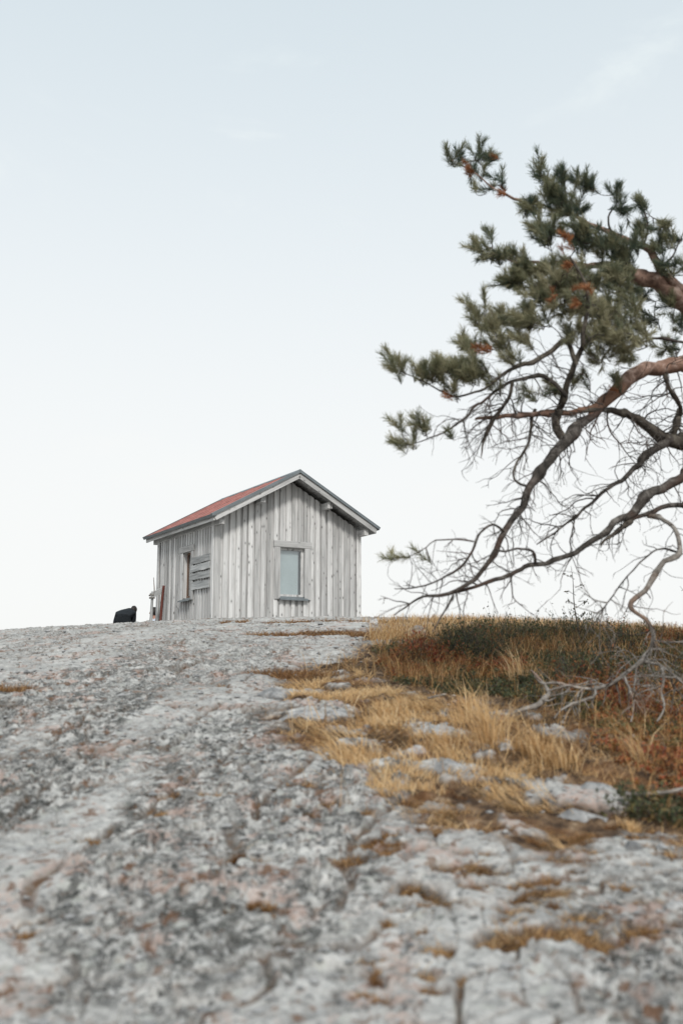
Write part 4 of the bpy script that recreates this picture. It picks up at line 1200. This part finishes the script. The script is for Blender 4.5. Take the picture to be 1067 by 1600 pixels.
def scatter_frame(n, rmin, rmax, azl=.40, azr=.46):
    az = rng.uniform(-azl, azr, n); r = np.exp(rng.uniform(math.log(rmin), math.log(rmax), n))
    return r * np.sin(az), r * np.cos(az), r

parts = []
# matted straw on the soil
x, y, r = scatter_frame(190000, 2.6, 19)
sm = soil_mask(x, y); shr = in_poly(x, y, SHRUB_POLY)
patch = fbm(x * 2.6, y * 2.6, 3, 66)
keep = (rng.random(len(x)) < sstep(.35, .9, sm) * sstep(-.20, .06, patch) * np.where(shr > .1, .35, 1.) * 1.0)
x, y, r, patch = x[keep], y[keep], r[keep], patch[keep]
n = len(x)
flow = fbm(x * 1.6, y * 1.6, 2, 71) * 9
parts.append(blades(x, y, rng.uniform(.05, .13, n) * (1 + .02 * r), rng.uniform(.9, 1.45, n), flow + rng.normal(size=n) * .8, rng.uniform(.0022, .0045, n) * (.7 + .06 * r), .55 + .6 * patch + rng.normal(size=n) * .2, .3))
STRAW_POLY = px_poly([(430, 1060), (560, 1040), (640, 1085), (760, 1110), (880, 1150), (900, 1210), (870, 1260), (905, 1310), (800, 1330), (650, 1290), (560, 1235), (470, 1175)])
xa, ya = STRAW_POLY.min(0); xb, yb = STRAW_POLY.max(0)
n = 90000
x = rng.uniform(xa, xb, n); y = rng.uniform(ya, yb, n)
pt = fbm(x * 3.6, y * 3.6, 3, 171)
k = (in_poly(x, y, STRAW_POLY) + fbm(x * 3, y * 3, 3, 172) * .4 > 0) & (rng.random(n) < sstep(-.08, .10, pt)) & (rng.random(n) < sstep(.05, .6, soil_mask(x, y)))
x, y, pt = x[k], y[k], pt[k]; n = len(x)
parts.append(blades(x, y, rng.uniform(.05, .15, n), rng.uniform(.7, 1.4, n), 2.7 + fbm(x * 1.6, y * 1.6, 2, 71) * 6 + rng.normal(size=n) * .5, rng.uniform(.0025, .0045, n), .62 + .7 * pt + rng.normal(size=n) * .18, .35))
# upright golden grass along the crest and through the heath
x, y, r = scatter_frame(90000, 4.5, 20, .05, .5)
sm = soil_mask(x, y); shr = in_poly(x, y, SHRUB_POLY)
pt = fbm(x * 1.1, y * 1.1, 3, 88)
crest = sstep(8.5, 11.5, y) * (x > .3)
keep = (rng.random(len(x)) < sm * (np.where(shr > 0, (.08 + .5 * sstep(.0, .12, pt)) * (.10 + .90 * sstep(6.4, 8.2, y)), .05 * sstep(-.05, .12, pt)) * (1 - crest) + crest * (.35 + .5 * sstep(-.1, .15, pt))))
x, y, r, pt = x[keep], y[keep], r[keep], pt[keep]; n = len(x)
parts.append(blades(x, y, rng.uniform(.10, .32, n) * (1 - .35 * sstep(11, 15, y)), rng.uniform(.05, .6, n), rng.random(n) * 6.28, rng.uniform(.003, .005, n) * (.6 + .06 * r), np.where(shr[keep] > 0, .30, .58) + rng.normal(size=n) * .25, .5))
# small dry tufts on the bare rock
for (c, rx, ry) in TUFT:
    n = int(300 if rx < .2 else 1600)
    a = rng.random(n) * 6.28; q = np.sqrt(rng.random(n)) * 1.05
    x = c[0] + np.cos(a) * q * rx; y = c[1] + np.sin(a) * q * ry
    k = soil_mask(x, y) > .5
    x, y = x[k], y[k]; n = len(x)
    if n < 5: continue
    hs = .035 if rx < .2 else .09
    parts.append(blades(x, y, rng.uniform(.4, 1.2, n) * hs, rng.uniform(.3, 1.2, n), rng.random(n) * 6.28, rng.uniform(.0016, .003, n) * (1 + .10 * c[1]), np.clip(rng.uniform(.0, .45) + rng.normal(size=n) * .16, 0, 1), .4))
tag(blade_obj('grass', parts, 'straw'), 'matted golden and brown dry grass over the soil', 'grass', None, 'stuff')

# tussocks of tall straw
def tussock(px, py, hgt, rad, n, lean_to, label):
    x0, y0 = gp(px, py)
    e = empty('grass_tussock', (x0, y0, gz(x0, y0)))
    a = rng.random(n) * 6.28; q = np.abs(rng.normal(size=n)) * rad * .6
    x = x0 + np.cos(a) * q; y = y0 + np.sin(a) * q
    az = np.where(rng.random(n) < .6, lean_to + rng.normal(size=n) * .7, a)
    p = blades(x, y, hgt * rng.uniform(.45, 1.1, n), np.abs(rng.normal(size=n)) * .38 + .12, az, rng.uniform(.003, .006, n), rng.uniform(.4, 1.0, n), .55)
    tag(blade_obj('blades', [p], 'straw', e), kind='stuff')
    tag(e, label, 'grass tussock', 'tussocks of tall straw')
tussock(765, 1168, .36, .14, 210, 2.6, 'large pale straw tussock standing before the dark heath')
tussock(735, 1120, .34, .12, 120, 2.4, 'tall straw tussock just behind the large pale one')
tussock(845, 1182, .26, .14, 120, 2.7, 'loose straw tussock below the fallen grey branch')
tussock(880, 1200, .20, .12, 110, 2.0, 'small straw tussock left of the low grey rock')
tussock(1005, 1195, .34, .07, 60, 2.5, 'thin golden stalks leaning left among red leaves')
tussock(705, 1200, .14, .14, 160, 2.8, 'low straw tussock spilling round the low grey stone')
tussock(600, 1120, .14, .2, 300, 2.6, 'flattened ochre tussock right of the flat slabs')
tussock(560, 1185, .11, .2, 320, 2.9, 'low matted straw mound at the lower left of the grass strip')
tussock(815, 1060, .42, .12, 110, 2.2, 'sparse golden stalks rising through the dark heath')
tussock(985, 1290, .07, .04, 150, 1.5, 'little orange grass tuft below the flat pale rock at the right')

# heath: low woody plants
def heath():
    n = 7000
    x = rng.uniform(.3, 7.0, n * 3); y = rng.uniform(4.4, 13.5, n * 3)
    sd = in_poly(x, y, SHRUB_POLY) + fbm(x * 2, y * 2, 3, 5) * .5
    k = (sd > 0) & (rng.random(len(x)) < np.where(np.abs(np.arctan2(x, y)) < .42, 1, .45))
    x, y, sd = x[k][:n], y[k][:n], sd[k][:n]
    z = terrain(x, y)
    pn = fbm(x * .9, y * .9, 3, 15); pr = fbm(x * 1.6 + 7, y * 1.6, 3, 16)
    Vs = []; tn = []; stems = []
    for i in range(len(x)):
        red = sstep(.02, .16, np.array(pr[i] + .20 * (1 - sstep(5.4, 7.4, np.array(y[i]))) + .04))
        grn = float(sstep(-.06, .06, np.array(pn[i] + .03 - .16 * float(1 - sstep(6.2, 7.6, np.array(y[i]))) + .10 * (1 - sstep(.0, .5, np.abs(np.array(y[i] - 8.9)) - .9)))))
        t0 = (.26 * grn + (.58 + .24 * float(red)) * (1 - grn)) + rng.normal() * .12
        h = rng.uniform(.06, .22) * (.75 + 1.6 * max(-.3, pr[i] * 2 + pn[i])) * (.6 + .5 * min(1, max(.0, sd[i]) / .4)) * (1.15 if t0 < .4 else .85)
        m = 5
        for s_ in range(m):
            d = np.array([rng.normal() * .45, rng.normal() * .45, 1.]); d /= np.linalg.norm(d)
            b = np.array([x[i] + rng.normal() * .03, y[i] + rng.normal() * .03, z[i] - .01]); l = h * rng.uniform(.7, 1.2)
            stems.append((np.array([b, b + d * l * .5 + rng.normal(size=3) * .008, b + d * l]), np.array([.002, .0015, .0008])))
            q = 11
            t = rng.uniform(.25, 1.02, q)
            c = b + d * (t * l)[:, None] + rng.normal(size=(q, 3)) * .010
            u = rng.normal(size=(q, 3)); u /= np.linalg.norm(u, axis=1)[:, None]
            v = np.cross(u, rng.normal(size=(q, 3))); v /= np.linalg.norm(v, axis=1)[:, None]
            s = rng.uniform(.007, .017, q)[:, None]
            Vs.append(np.stack([c - u * s, c + v * s * .45, c + u * s, c - v * s * .45], 1).reshape(-1, 3))
            tn.append(np.repeat(np.clip(t0 + rng.normal(size=q) * .12, 0, 1), 4))
    V = np.vstack(Vs); F = np.arange(len(V)).reshape(-1, 4)
    sv, sf = tubes(stems, 3)
    nV = len(V)
    o = mesh_np('undergrowth', np.vstack([V, sv]), np.vstack([F, sf + nV]), None, mats=[M['heath'], M['bark_grey']], midx=np.concatenate([np.zeros(len(F)), np.ones(len(sf))]), attrs={'tone': np.concatenate(tn + [np.zeros(len(sv))])})
    tag(o, 'low heather and bilberry cover in dark green, rust and red', 'heath', None, 'stuff')
heath()

# ------------------------------------------------------------------ shrubs and sapling
def leaf_quads(C, size, tone, asp=.6):
    q = len(C)
    u = rng.normal(size=(q, 3)); u /= np.linalg.norm(u, axis=1)[:, None]
    v = np.cross(u, rng.normal(size=(q, 3))); v /= np.linalg.norm(v, axis=1)[:, None]
    s = (size * rng.uniform(.7, 1.3, q))[:, None]
    V = np.stack([C - u * s, C + v * s * asp, C + u * s, C - v * s * asp], 1).reshape(-1, 3)
    return V, np.arange(q * 4).reshape(-1, 4), np.repeat(np.clip(tone, 0, 1), 4)
def sapling():
    b = at(904.6, 990, 10.6); b[2] = gz(b[0], b[1]) - .02
    top = at(891, 884, 10.6)
    e = empty('sapling', tuple(b)); tag(e, 'thin sapling with few leaves standing against the sky beyond the heath', 'sapling')
    t = np.linspace(0, 1, 14)[:, None]
    P = b + (top - b) * t + np.stack([np.sin(t[:, 0] * 9) * .008, t[:, 0] * 0, t[:, 0] * 0], 1)
    paths = [(P, np.linspace(.010, .002, 14))]
    C = []
    for (px, py, sx) in ((902, 960, -1), (900, 945, -1), (899, 930, -1), (898, 918, 1), (899, 950, 1), (903, 940, 1), (897, 905, -1), (901, 965, 1)):
        p = at(px, py, 10.6)
        d = np.array([sx * rng.uniform(.06, .13), rng.normal() * .04, rng.uniform(.0, .06)])
        paths.append((np.array([p, p + d * .6 + np.array([0, 0, .01]), p + d]), np.array([.0035, .0025, .0015])))
        for _ in range(5): C.append(p + d * rng.uniform(.4, 1.1) + rng.normal(size=3) * .015)
    V, F = tubes(paths, 5)
    mesh_np('stem', V - b, F, M['bark_dark'], e, True)
    V, F, tn = leaf_quads(np.array(C), .017, rng.random(len(C)), .6)
    mesh_np('leaves', V - b, F, M['sap_leaf'], e, attrs={'tone': tn})
sapling()
def bush(name, x0, y0, h, rad, nb_, nl, size, mat, bark, label, cat, asp=.6, tone=(0, 1), lean=0.):
    b = np.array([x0, y0, gz(x0, y0) - .03])
    e = empty(name, tuple(b)); tag(e, label, cat)
    paths = []; 
    for _ in range(nb_):
        d = np.array([rng.normal() * rad + lean, rng.normal() * rad, 1.2])
        grow(b + rng.normal(size=3) * np.array([.05, .05, 0]), d, h * rng.uniform(.6, 1.05), .008, 2, -.15, paths, .22)
    V, F = tubes(paths, 4)
    mesh_np('stem', V - b, F, M[bark], e, True)
    pts = np.vstack([p[0][len(p[0]) // 4:] for p in paths])
    pts = pts[pts[:, 2] > b[2] + .12 * h]
    C = pts[rng.integers(0, len(pts), nl)] + rng.normal(size=(nl, 3)) * size * 1.4
    V, F, tn = leaf_quads(C, size, rng.uniform(*tone, nl), asp)
    mesh_np('leaves', V - b, F, M[mat], e, attrs={'tone': tn})
bush('birch_bush', 3.95, 10.4, .85, .34, 14, 1700, .014, 'birch_leaf', 'bark_dark', 'small orange leaved birch bush at the right edge of the crest', 'bush')
bush('juniper_bush', 3.35, 9.2, .40, .42, 16, 5200, .013, 'juniper', 'bark_dark', 'dense olive juniper bush in front of the birch bush', 'bush', .25)
bush('bilberry_shrub', 2.62, 9.8, .34, .4, 8, 130, .011, 'sap_leaf', 'bark_dark', 'sparse twiggy shrub on the skyline left of the juniper', 'shrub', .6)

# fallen branches
def fallen(pts, mat, label, sides=8, stubs=()):
    pp = px_path(pts)
    b = np.array(pp[0][:3])
    P, R = bark_tube(pp, sides, .14)
    P[:, 2] = np.maximum(P[:, 2], terrain(P[:, 0], P[:, 1]) + R.mean(1) * .6)
    V, F = tubes([(P, R)], sides)
    cap = [np.arange(sides)[::-1], np.arange(len(V) - sides, len(V))]
    o = mesh_np('fallen_branch', V - b, [F, np.array(cap)], M[mat], smooth=True)
    o.location = tuple(b)
    for sp_ in stubs:
        P, R = bark_tube(px_path(sp_), 6, .14)
        V, F = tubes([(P, R)], 6)
        mesh_np('side_branch', V - b, F, M[mat], o, True)
    tag(o, label, 'branch')
fallen([(796, 1117, 6.25, 3), (806, 1112, 6.26, 8), (822, 1106, 6.3, 10), (838, 1099, 6.34, 11), (850, 1088, 6.38, 10), (857, 1079, 6.4, 8), (850, 1069, 6.45, 7), (843, 1060, 6.5, 5), (830, 1046, 6.6, 3)], 'bark_pale', 'thick bleached branch lying bent in the dark heath', 8,
       [[(850, 1069, 6.45, 5), (842, 1066, 6.4, 4), (834, 1056, 6.36, 2)], [(845, 1093, 6.36, 5), (858, 1095, 6.3, 4), (868, 1090, 6.25, 2)], [(857, 1079, 6.4, 5), (880, 1072, 6.4, 4), (905, 1070, 6.4, 3), (935, 1062, 6.4, 2)]])
fallen([(668, 1091, 6.7, 4), (682, 1088, 6.72, 5), (697, 1085, 6.74, 4)], 'bark_pale', 'short bleached stick at the left edge of the heath')
fallen([(985, 1243, 4.7, 7), (1020, 1240, 4.72, 7), (1060, 1236, 4.75, 6), (1110, 1228, 4.8, 5)], 'bark_pale', 'grey stick lying among red leaves at the right edge')

# ------------------------------------------------------------------ rail, pole
pb = at(236, 968, 22.7); pb[2] = gz(pb[0], pb[1]) - .05
rail = empty('wooden_rail', tuple(pb)); tag(rail, 'rough grey post with a short cross board at the back corner of the hut', 'rail')
def stick(pts, r, sides, mat, name, parent, origin, taper=.8, jit=.12):
    P = spline([(*p, r) for p in pts], .06)[:, :3]
    R = np.linspace(r, r * taper, len(P))[:, None] * (1 + rng.normal(size=(len(P), sides)) * jit * .4)
    V, F = tubes([(P, R)], sides)
    caps = np.array([np.arange(sides)[::-1], np.arange(len(V) - sides, len(V))])
    return mesh_np(name, V - origin, [F, caps], M[mat], parent, True)
ptop = at(239, 924, 22.7)
stick([pb, (pb + ptop) / 2, ptop], .038, 7, 'wood_rough', 'post', rail, pb)
stick([at(239.5, 935, 22.66), at(241.5, 922, 22.66), at(241, 912, 22.66), at(240.5, 902, 22.66)], .018, 6, 'bark_pale', 'stick', rail, pb, .4)
A = Vector(at(236.5, 931, 22.64)); B_ = Vector(at(256, 921, 22.75)); d = (B_ - A)
zl = d.normalized(); yl = Vector((zl.y, -zl.x, 0)).normalized(); xl = yl.cross(zl)
plank('cross_board', rail, frame(A - Vector(pb), xl, yl, zl), .125, .03, d.length, M['wood_rough'], jit=.004)
for (px, py) in ((237.5, 930), (238, 934)):
    c = at(px, py, 22.68); t = np.linspace(0, 2 * math.pi, 13)
    P = c + np.stack([np.cos(t) * .058, np.sin(t) * .058, np.sin(t * 2 + px) * .012], 1)
    V, F = tubes([(P, np.full(13, .012))], 5)
    mesh_np('rope', V - pb, F, M['bark_pale'], rail, True)
rb = at(250.5, 966, 22.72); rb[2] = gz(rb[0], rb[1]) - .05
pole = stick([rb, at(253.5, 940, 22.72), at(256.3, 915, 22.72)], .034, 8, 'wood_red', 'leaning_pole', None, rb, .9, .03)
pole.location = tuple(rb)
tag(pole, 'thin red brown pole leaning by the back corner of the hut', 'pole')

# ------------------------------------------------------------------ people
M['sweat'] = plain('black_sweatshirt', (.018, .022, .026), .85, .2, 20, .3)
M['trousers'] = plain('dark_trousers', (.03, .033, .04), .85, .2, 20, .3)
M['skin'] = plain('skin', (.48, .26, .19), .55, .35, 25, .1)
M['hair'] = plain('dark_hair', (.02, .016, .014), .6, .4, 60, .4)
M['shirt'] = plain('pale_jacket', (.55, .60, .68), .85, .2, 20, .1)
M['lips'] = plain('lips', (.42, .08, .07), .5, .35)
M['shoe'] = plain('shoe', (.05, .045, .04), .7, .3)
def skin_mesh(J, E, root):
    me = bpy.data.meshes.new('tmp')
    names = list(J)
    me.from_pydata([J[k][0] for k in names], [(names.index(a), names.index(b)) for a, b in E], [])
    o = bpy.data.objects.new('tmp', me); col.objects.link(o)
    m = o.modifiers.new('skin', 'SKIN'); m.use_smooth_shade = True
    for i, k in enumerate(names):
        r = J[k][1]; r = (r, r) if not isinstance(r, tuple) else r
        me.skin_vertices[0].data[i].radius = r
        me.skin_vertices[0].data[i].use_root = (k == root)
    s = o.modifiers.new('sub', 'SUBSURF'); s.levels = 2; s.render_levels = 2
    dg = bpy.context.evaluated_depsgraph_get()
    em = o.evaluated_get(dg).to_mesh()
    V = np.array([v.co[:] for v in em.vertices]); F = [tuple(p.vertices) for p in em.polygons]
    o.evaluated_get(dg).to_mesh_clear()
    bpy.data.objects.remove(o)
    return V, F
def head_mesh(c, fwd, up, s=1.0):
    """Head with brow, nose, mouth, chin and ears; returns V, F and local coordinates."""
    bm = bmesh.new(); bmesh.ops.create_uvsphere(bm, u_segments=24, v_segments=18, radius=1.0)
    V = np.array([v.co[:] for v in bm.verts]); F = [tuple(v.index for v in f.verts) for f in bm.faces]; bm.free()
    x, y, z = V[:, 0].copy(), V[:, 1].copy(), V[:, 2].copy()     # y forward, z up
    V[:, 0] = x * .075 * (1 - .25 * np.clip(-z, 0, 1) ** 1.5); V[:, 1] = y * .095; V[:, 2] = z * .118
    front = np.clip(y, 0, 1)
    V[:, 1] -= .012 * np.clip(-z - .3, 0, 1) * (y < 0) * -1
    g = lambda cx, cz, sx, sz: np.exp(-((x - cx) / sx) ** 2 - ((z - cz) / sz) ** 2) * front
    V[:, 1] += .028 * g(0, -.12, .16, .2) - .010 * g(.4, .08, .2, .14) - .010 * g(-.4, .08, .2, .14) + .008 * g(0, .28, .6, .14) + .008 * g(0, -.47, .28, .09) - .006 * g(0, -.62, .3, .06) + .012 * g(0, -.82, .3, .14)
    ear = np.exp(-((y + .05) / .2) ** 2 - (z / .22) ** 2)
    V[:, 0] += np.sign(x) * .016 * ear * (np.abs(x) > .8)
    loc = np.stack([x, y, z], 1)
    f = np.array(fwd, float); f /= np.linalg.norm(f); u = np.array(up, float); u -= f * np.dot(u, f); u /= np.linalg.norm(u); r = np.cross(f, u)
    return np.array(c) + (V[:, :1] * r + V[:, 1:2] * f + V[:, 2:3] * u) * s, F, loc
def person(name, base, rz, J, E, root, head, dress, label, hair_len=-.15):
    e = empty(name, tuple(base), rz); tag(e, label, 'person')
    V, F = skin_mesh(J, E, root)
    hc, hf, hu = head
    HV, HF, loc = head_mesh(hc, hf, hu)
    # hands: palm and five bent fingers at each wrist
    HVs = []; HFs = []
    for side in ('l', 'r'):
        w0 = np.array(J['wrist_' + side][0]); el = np.array(J['elbow_' + side][0])
        d = w0 - el; d /= np.linalg.norm(d); sd = np.cross(d, [0, 0, 1.]); sd = sd / (np.linalg.norm(sd) + 1e-6); nn = np.cross(sd, d)
        paths = [(np.array([w0 - d * .02, w0 + d * .03, w0 + d * .08]), np.array([.026, .034, .03]))]
        for q, (o_, l_) in enumerate(((-.028, .06), (-.010, .075), (.010, .07), (.027, .055))):
            s0 = w0 + d * .075 + sd * o_
            paths.append((np.array([s0 - d * .02, s0 + d * l_ * .5, s0 + d * l_ * .85 - nn * .018, s0 + d * l_ - nn * .035]), np.array([.010, .009, .0085, .006])))
        s0 = w0 + d * .03 + sd * -.03
        paths.append((np.array([s0, s0 + d * .03 - sd * .025, s0 + d * .055 - sd * .03]), np.array([.011, .010, .007])))
        v, f = tubes(paths, 8); HVs.append(v); HFs.append(f)
    base_n = len(V); F = list(F)
    allV = [V]; mi = []
    C = np.array([V[list(f)].mean(0) for f in F])
    mi = [dress(c) for c in C]
    off = base_n; allV.append(HV)
    for f in HF:
        l = loc[list(f)].mean(0)
        mi.append(2 if not (abs(l[0]) < .3 and l[1] > .7 and -.56 < l[2] < -.42) else 4)
        F.append(tuple(i + off for i in f))
    off += len(HV)
    for v, f in zip(HVs, HFs):
        allV.append(v)
        for q in f: F.append(tuple(int(i) + off for i in q)); mi.append(2)
        off += len(v)
    me = bpy.data.meshes.new('body'); me.from_pydata([tuple(v) for v in np.vstack(allV)], [], F)
    for m in person.mats: me.materials.append(m)
    me.polygons.foreach_set('material_index', np.array(mi, dtype=np.int32)); me.polygons.foreach_set('use_smooth', np.ones(len(F), bool)); me.update()
    o = bpy.data.objects.new('body', me); col.objects.link(o); o.parent = e
    # hair: shell over the skull
    keep = [f for f in HF if (lambda l: (l[2] > .38 or (l[1] < .15 and l[2] > hair_len * 3)) and not (l[1] > .55 and l[2] < .62))(loc[list(f)].mean(0))]
    idx = sorted({i for f in keep for i in f}); mp_ = {a: b for b, a in enumerate(idx)}
    HV2, _, _ = head_mesh(hc, hf, hu, 1.11)
    hv = HV2[idx] + rng.normal(size=(len(idx), 3)) * .003
    mh = bpy.data.meshes.new('hair'); mh.from_pydata([tuple(v) for v in hv], [], [tuple(mp_[i] for i in f) for f in keep]); mh.materials.append(M['hair'])
    mh.polygons.foreach_set('use_smooth', np.ones(len(keep), bool)); mh.update()
    oh = bpy.data.objects.new('hair', mh); col.objects.link(oh); oh.parent = e
    sm_ = oh.modifiers.new('thick', 'SOLIDIFY'); sm_.thickness = .012; sm_.offset = -1
    return e
# a person sitting hunched forward, back to the camera (local y points away from the camera)
person.mats = [M['sweat'], M['trousers'], M['skin'], M['shoe'], M['lips']]
J1 = {'pelvis': ((0, 0, .14), (.18, .16)), 'belly': ((.0, .02, .33), (.205, .18)), 'chest': ((.03, .13, .46), (.19, .16)), 'neck0': ((.10, .22, .51), (.09, .08)), 'neck': ((.15, .28, .52), .06), 'skull': ((.18, .35, .52), .065),
      'sh_l': ((-.17, .16, .40), .10), 'elbow_l': ((-.26, .24, .19), .06), 'wrist_l': ((-.22, .44, .06), .038),
      'sh_r': ((.22, .18, .42), .10), 'elbow_r': ((.22, .22, .22), .065), 'wrist_r': ((.22, .52, .08), .038),
      'hip_l': ((-.10, .10, .11), .10), 'knee_l': ((-.26, .50, .20), .075), 'ank_l': ((.02, .58, .06), .05), 'toe_l': ((.12, .64, .04), .04),
      'hip_r': ((.12, .10, .11), .10), 'knee_r': ((.32, .50, .20), .075), 'ank_r': ((.06, .66, .06), .05), 'toe_r': ((-.06, .72, .04), .04)}
E1 = [('pelvis', 'belly'), ('belly', 'chest'), ('chest', 'neck0'), ('neck0', 'neck'), ('neck', 'skull'), ('chest', 'sh_l'), ('sh_l', 'elbow_l'), ('elbow_l', 'wrist_l'), ('chest', 'sh_r'), ('sh_r', 'elbow_r'), ('elbow_r', 'wrist_r'),
      ('pelvis', 'hip_l'), ('hip_l', 'knee_l'), ('knee_l', 'ank_l'), ('ank_l', 'toe_l'), ('pelvis', 'hip_r'), ('hip_r', 'knee_r'), ('knee_r', 'ank_r'), ('ank_r', 'toe_r')]
def dress1(c):
    if c[2] > .47 and c[1] > .28 and .08 < c[0] < .26: return 2
    legs = c[1] > .12 and c[2] < .26 and abs(c[0]) < .40
    arm = abs(c[0] - .02) > .2 and c[1] < .42 and c[2] > .09
    if c[1] > .56 and c[2] < .09: return 3
    if legs and not arm: return 1
    return 0
p1 = at(194, 972, 22.9); p1[2] = gz(p1[0], p1[1]) - .01
pa = person('person', p1, 0.1, J1, E1, 'pelvis', ((.20, .37, .52), (.35, .75, -.55), (.2, .55, .8)), dress1, 'person in a black sweatshirt sitting hunched on the crest, back turned')
pa.scale = (.88, .88, .94)
# a second person sitting behind the back wall of the hut, face in profile to the left (local x is towards the face)
person.mats = [M['shirt'], M['trousers'], M['skin'], M['shoe'], M['lips']]
J2 = {'pelvis': ((0, 0, .12), (.16, .14)), 'belly': ((.0, 0, .28), (.14, .12)), 'chest': ((.02, 0, .45), (.16, .12)), 'neck0': ((.03, 0, .57), (.07, .07)), 'neck': ((.05, 0, .63), .055), 'skull': ((.06, 0, .70), .06),
      'sh_l': ((.01, .17, .52), .07), 'elbow_l': ((.12, .22, .28), .05), 'wrist_l': ((.30, .14, .30), .035),
      'sh_r': ((.01, -.17, .52), .07), 'elbow_r': ((.12, -.22, .28), .05), 'wrist_r': ((.30, -.14, .30), .035),
      'hip_l': ((.06, .09, .10), .09), 'knee_l': ((.42, .11, .36), .065), 'ank_l': ((.50, .10, .07), .045), 'toe_l': ((.62, .10, .03), .035),
      'hip_r': ((.06, -.09, .10), .09), 'knee_r': ((.42, -.11, .36), .065), 'ank_r': ((.50, -.10, .07), .045), 'toe_r': ((.62, -.10, .03), .035)}
def dress2(c):
    if c[2] > .60: return 2
    if c[0] > .45 and c[2] < .08: return 3
    if c[2] < .2 or (c[0] > .18 and abs(c[1]) < .17 and c[2] < .45 and not (c[0] < .34 and c[2] > .27 and abs(c[1]) > .1)): return 1
    return 0
p2 = at(245.5, 965, 24.25); p2[2] = gz(p2[0], p2[1]) - .01
person('person', p2, math.pi, J2, E1, 'pelvis', ((.075, 0, .755), (1, -.12, -.05), (0, 0, 1)), dress2, 'seated person peeking out from behind the back corner of the hut')
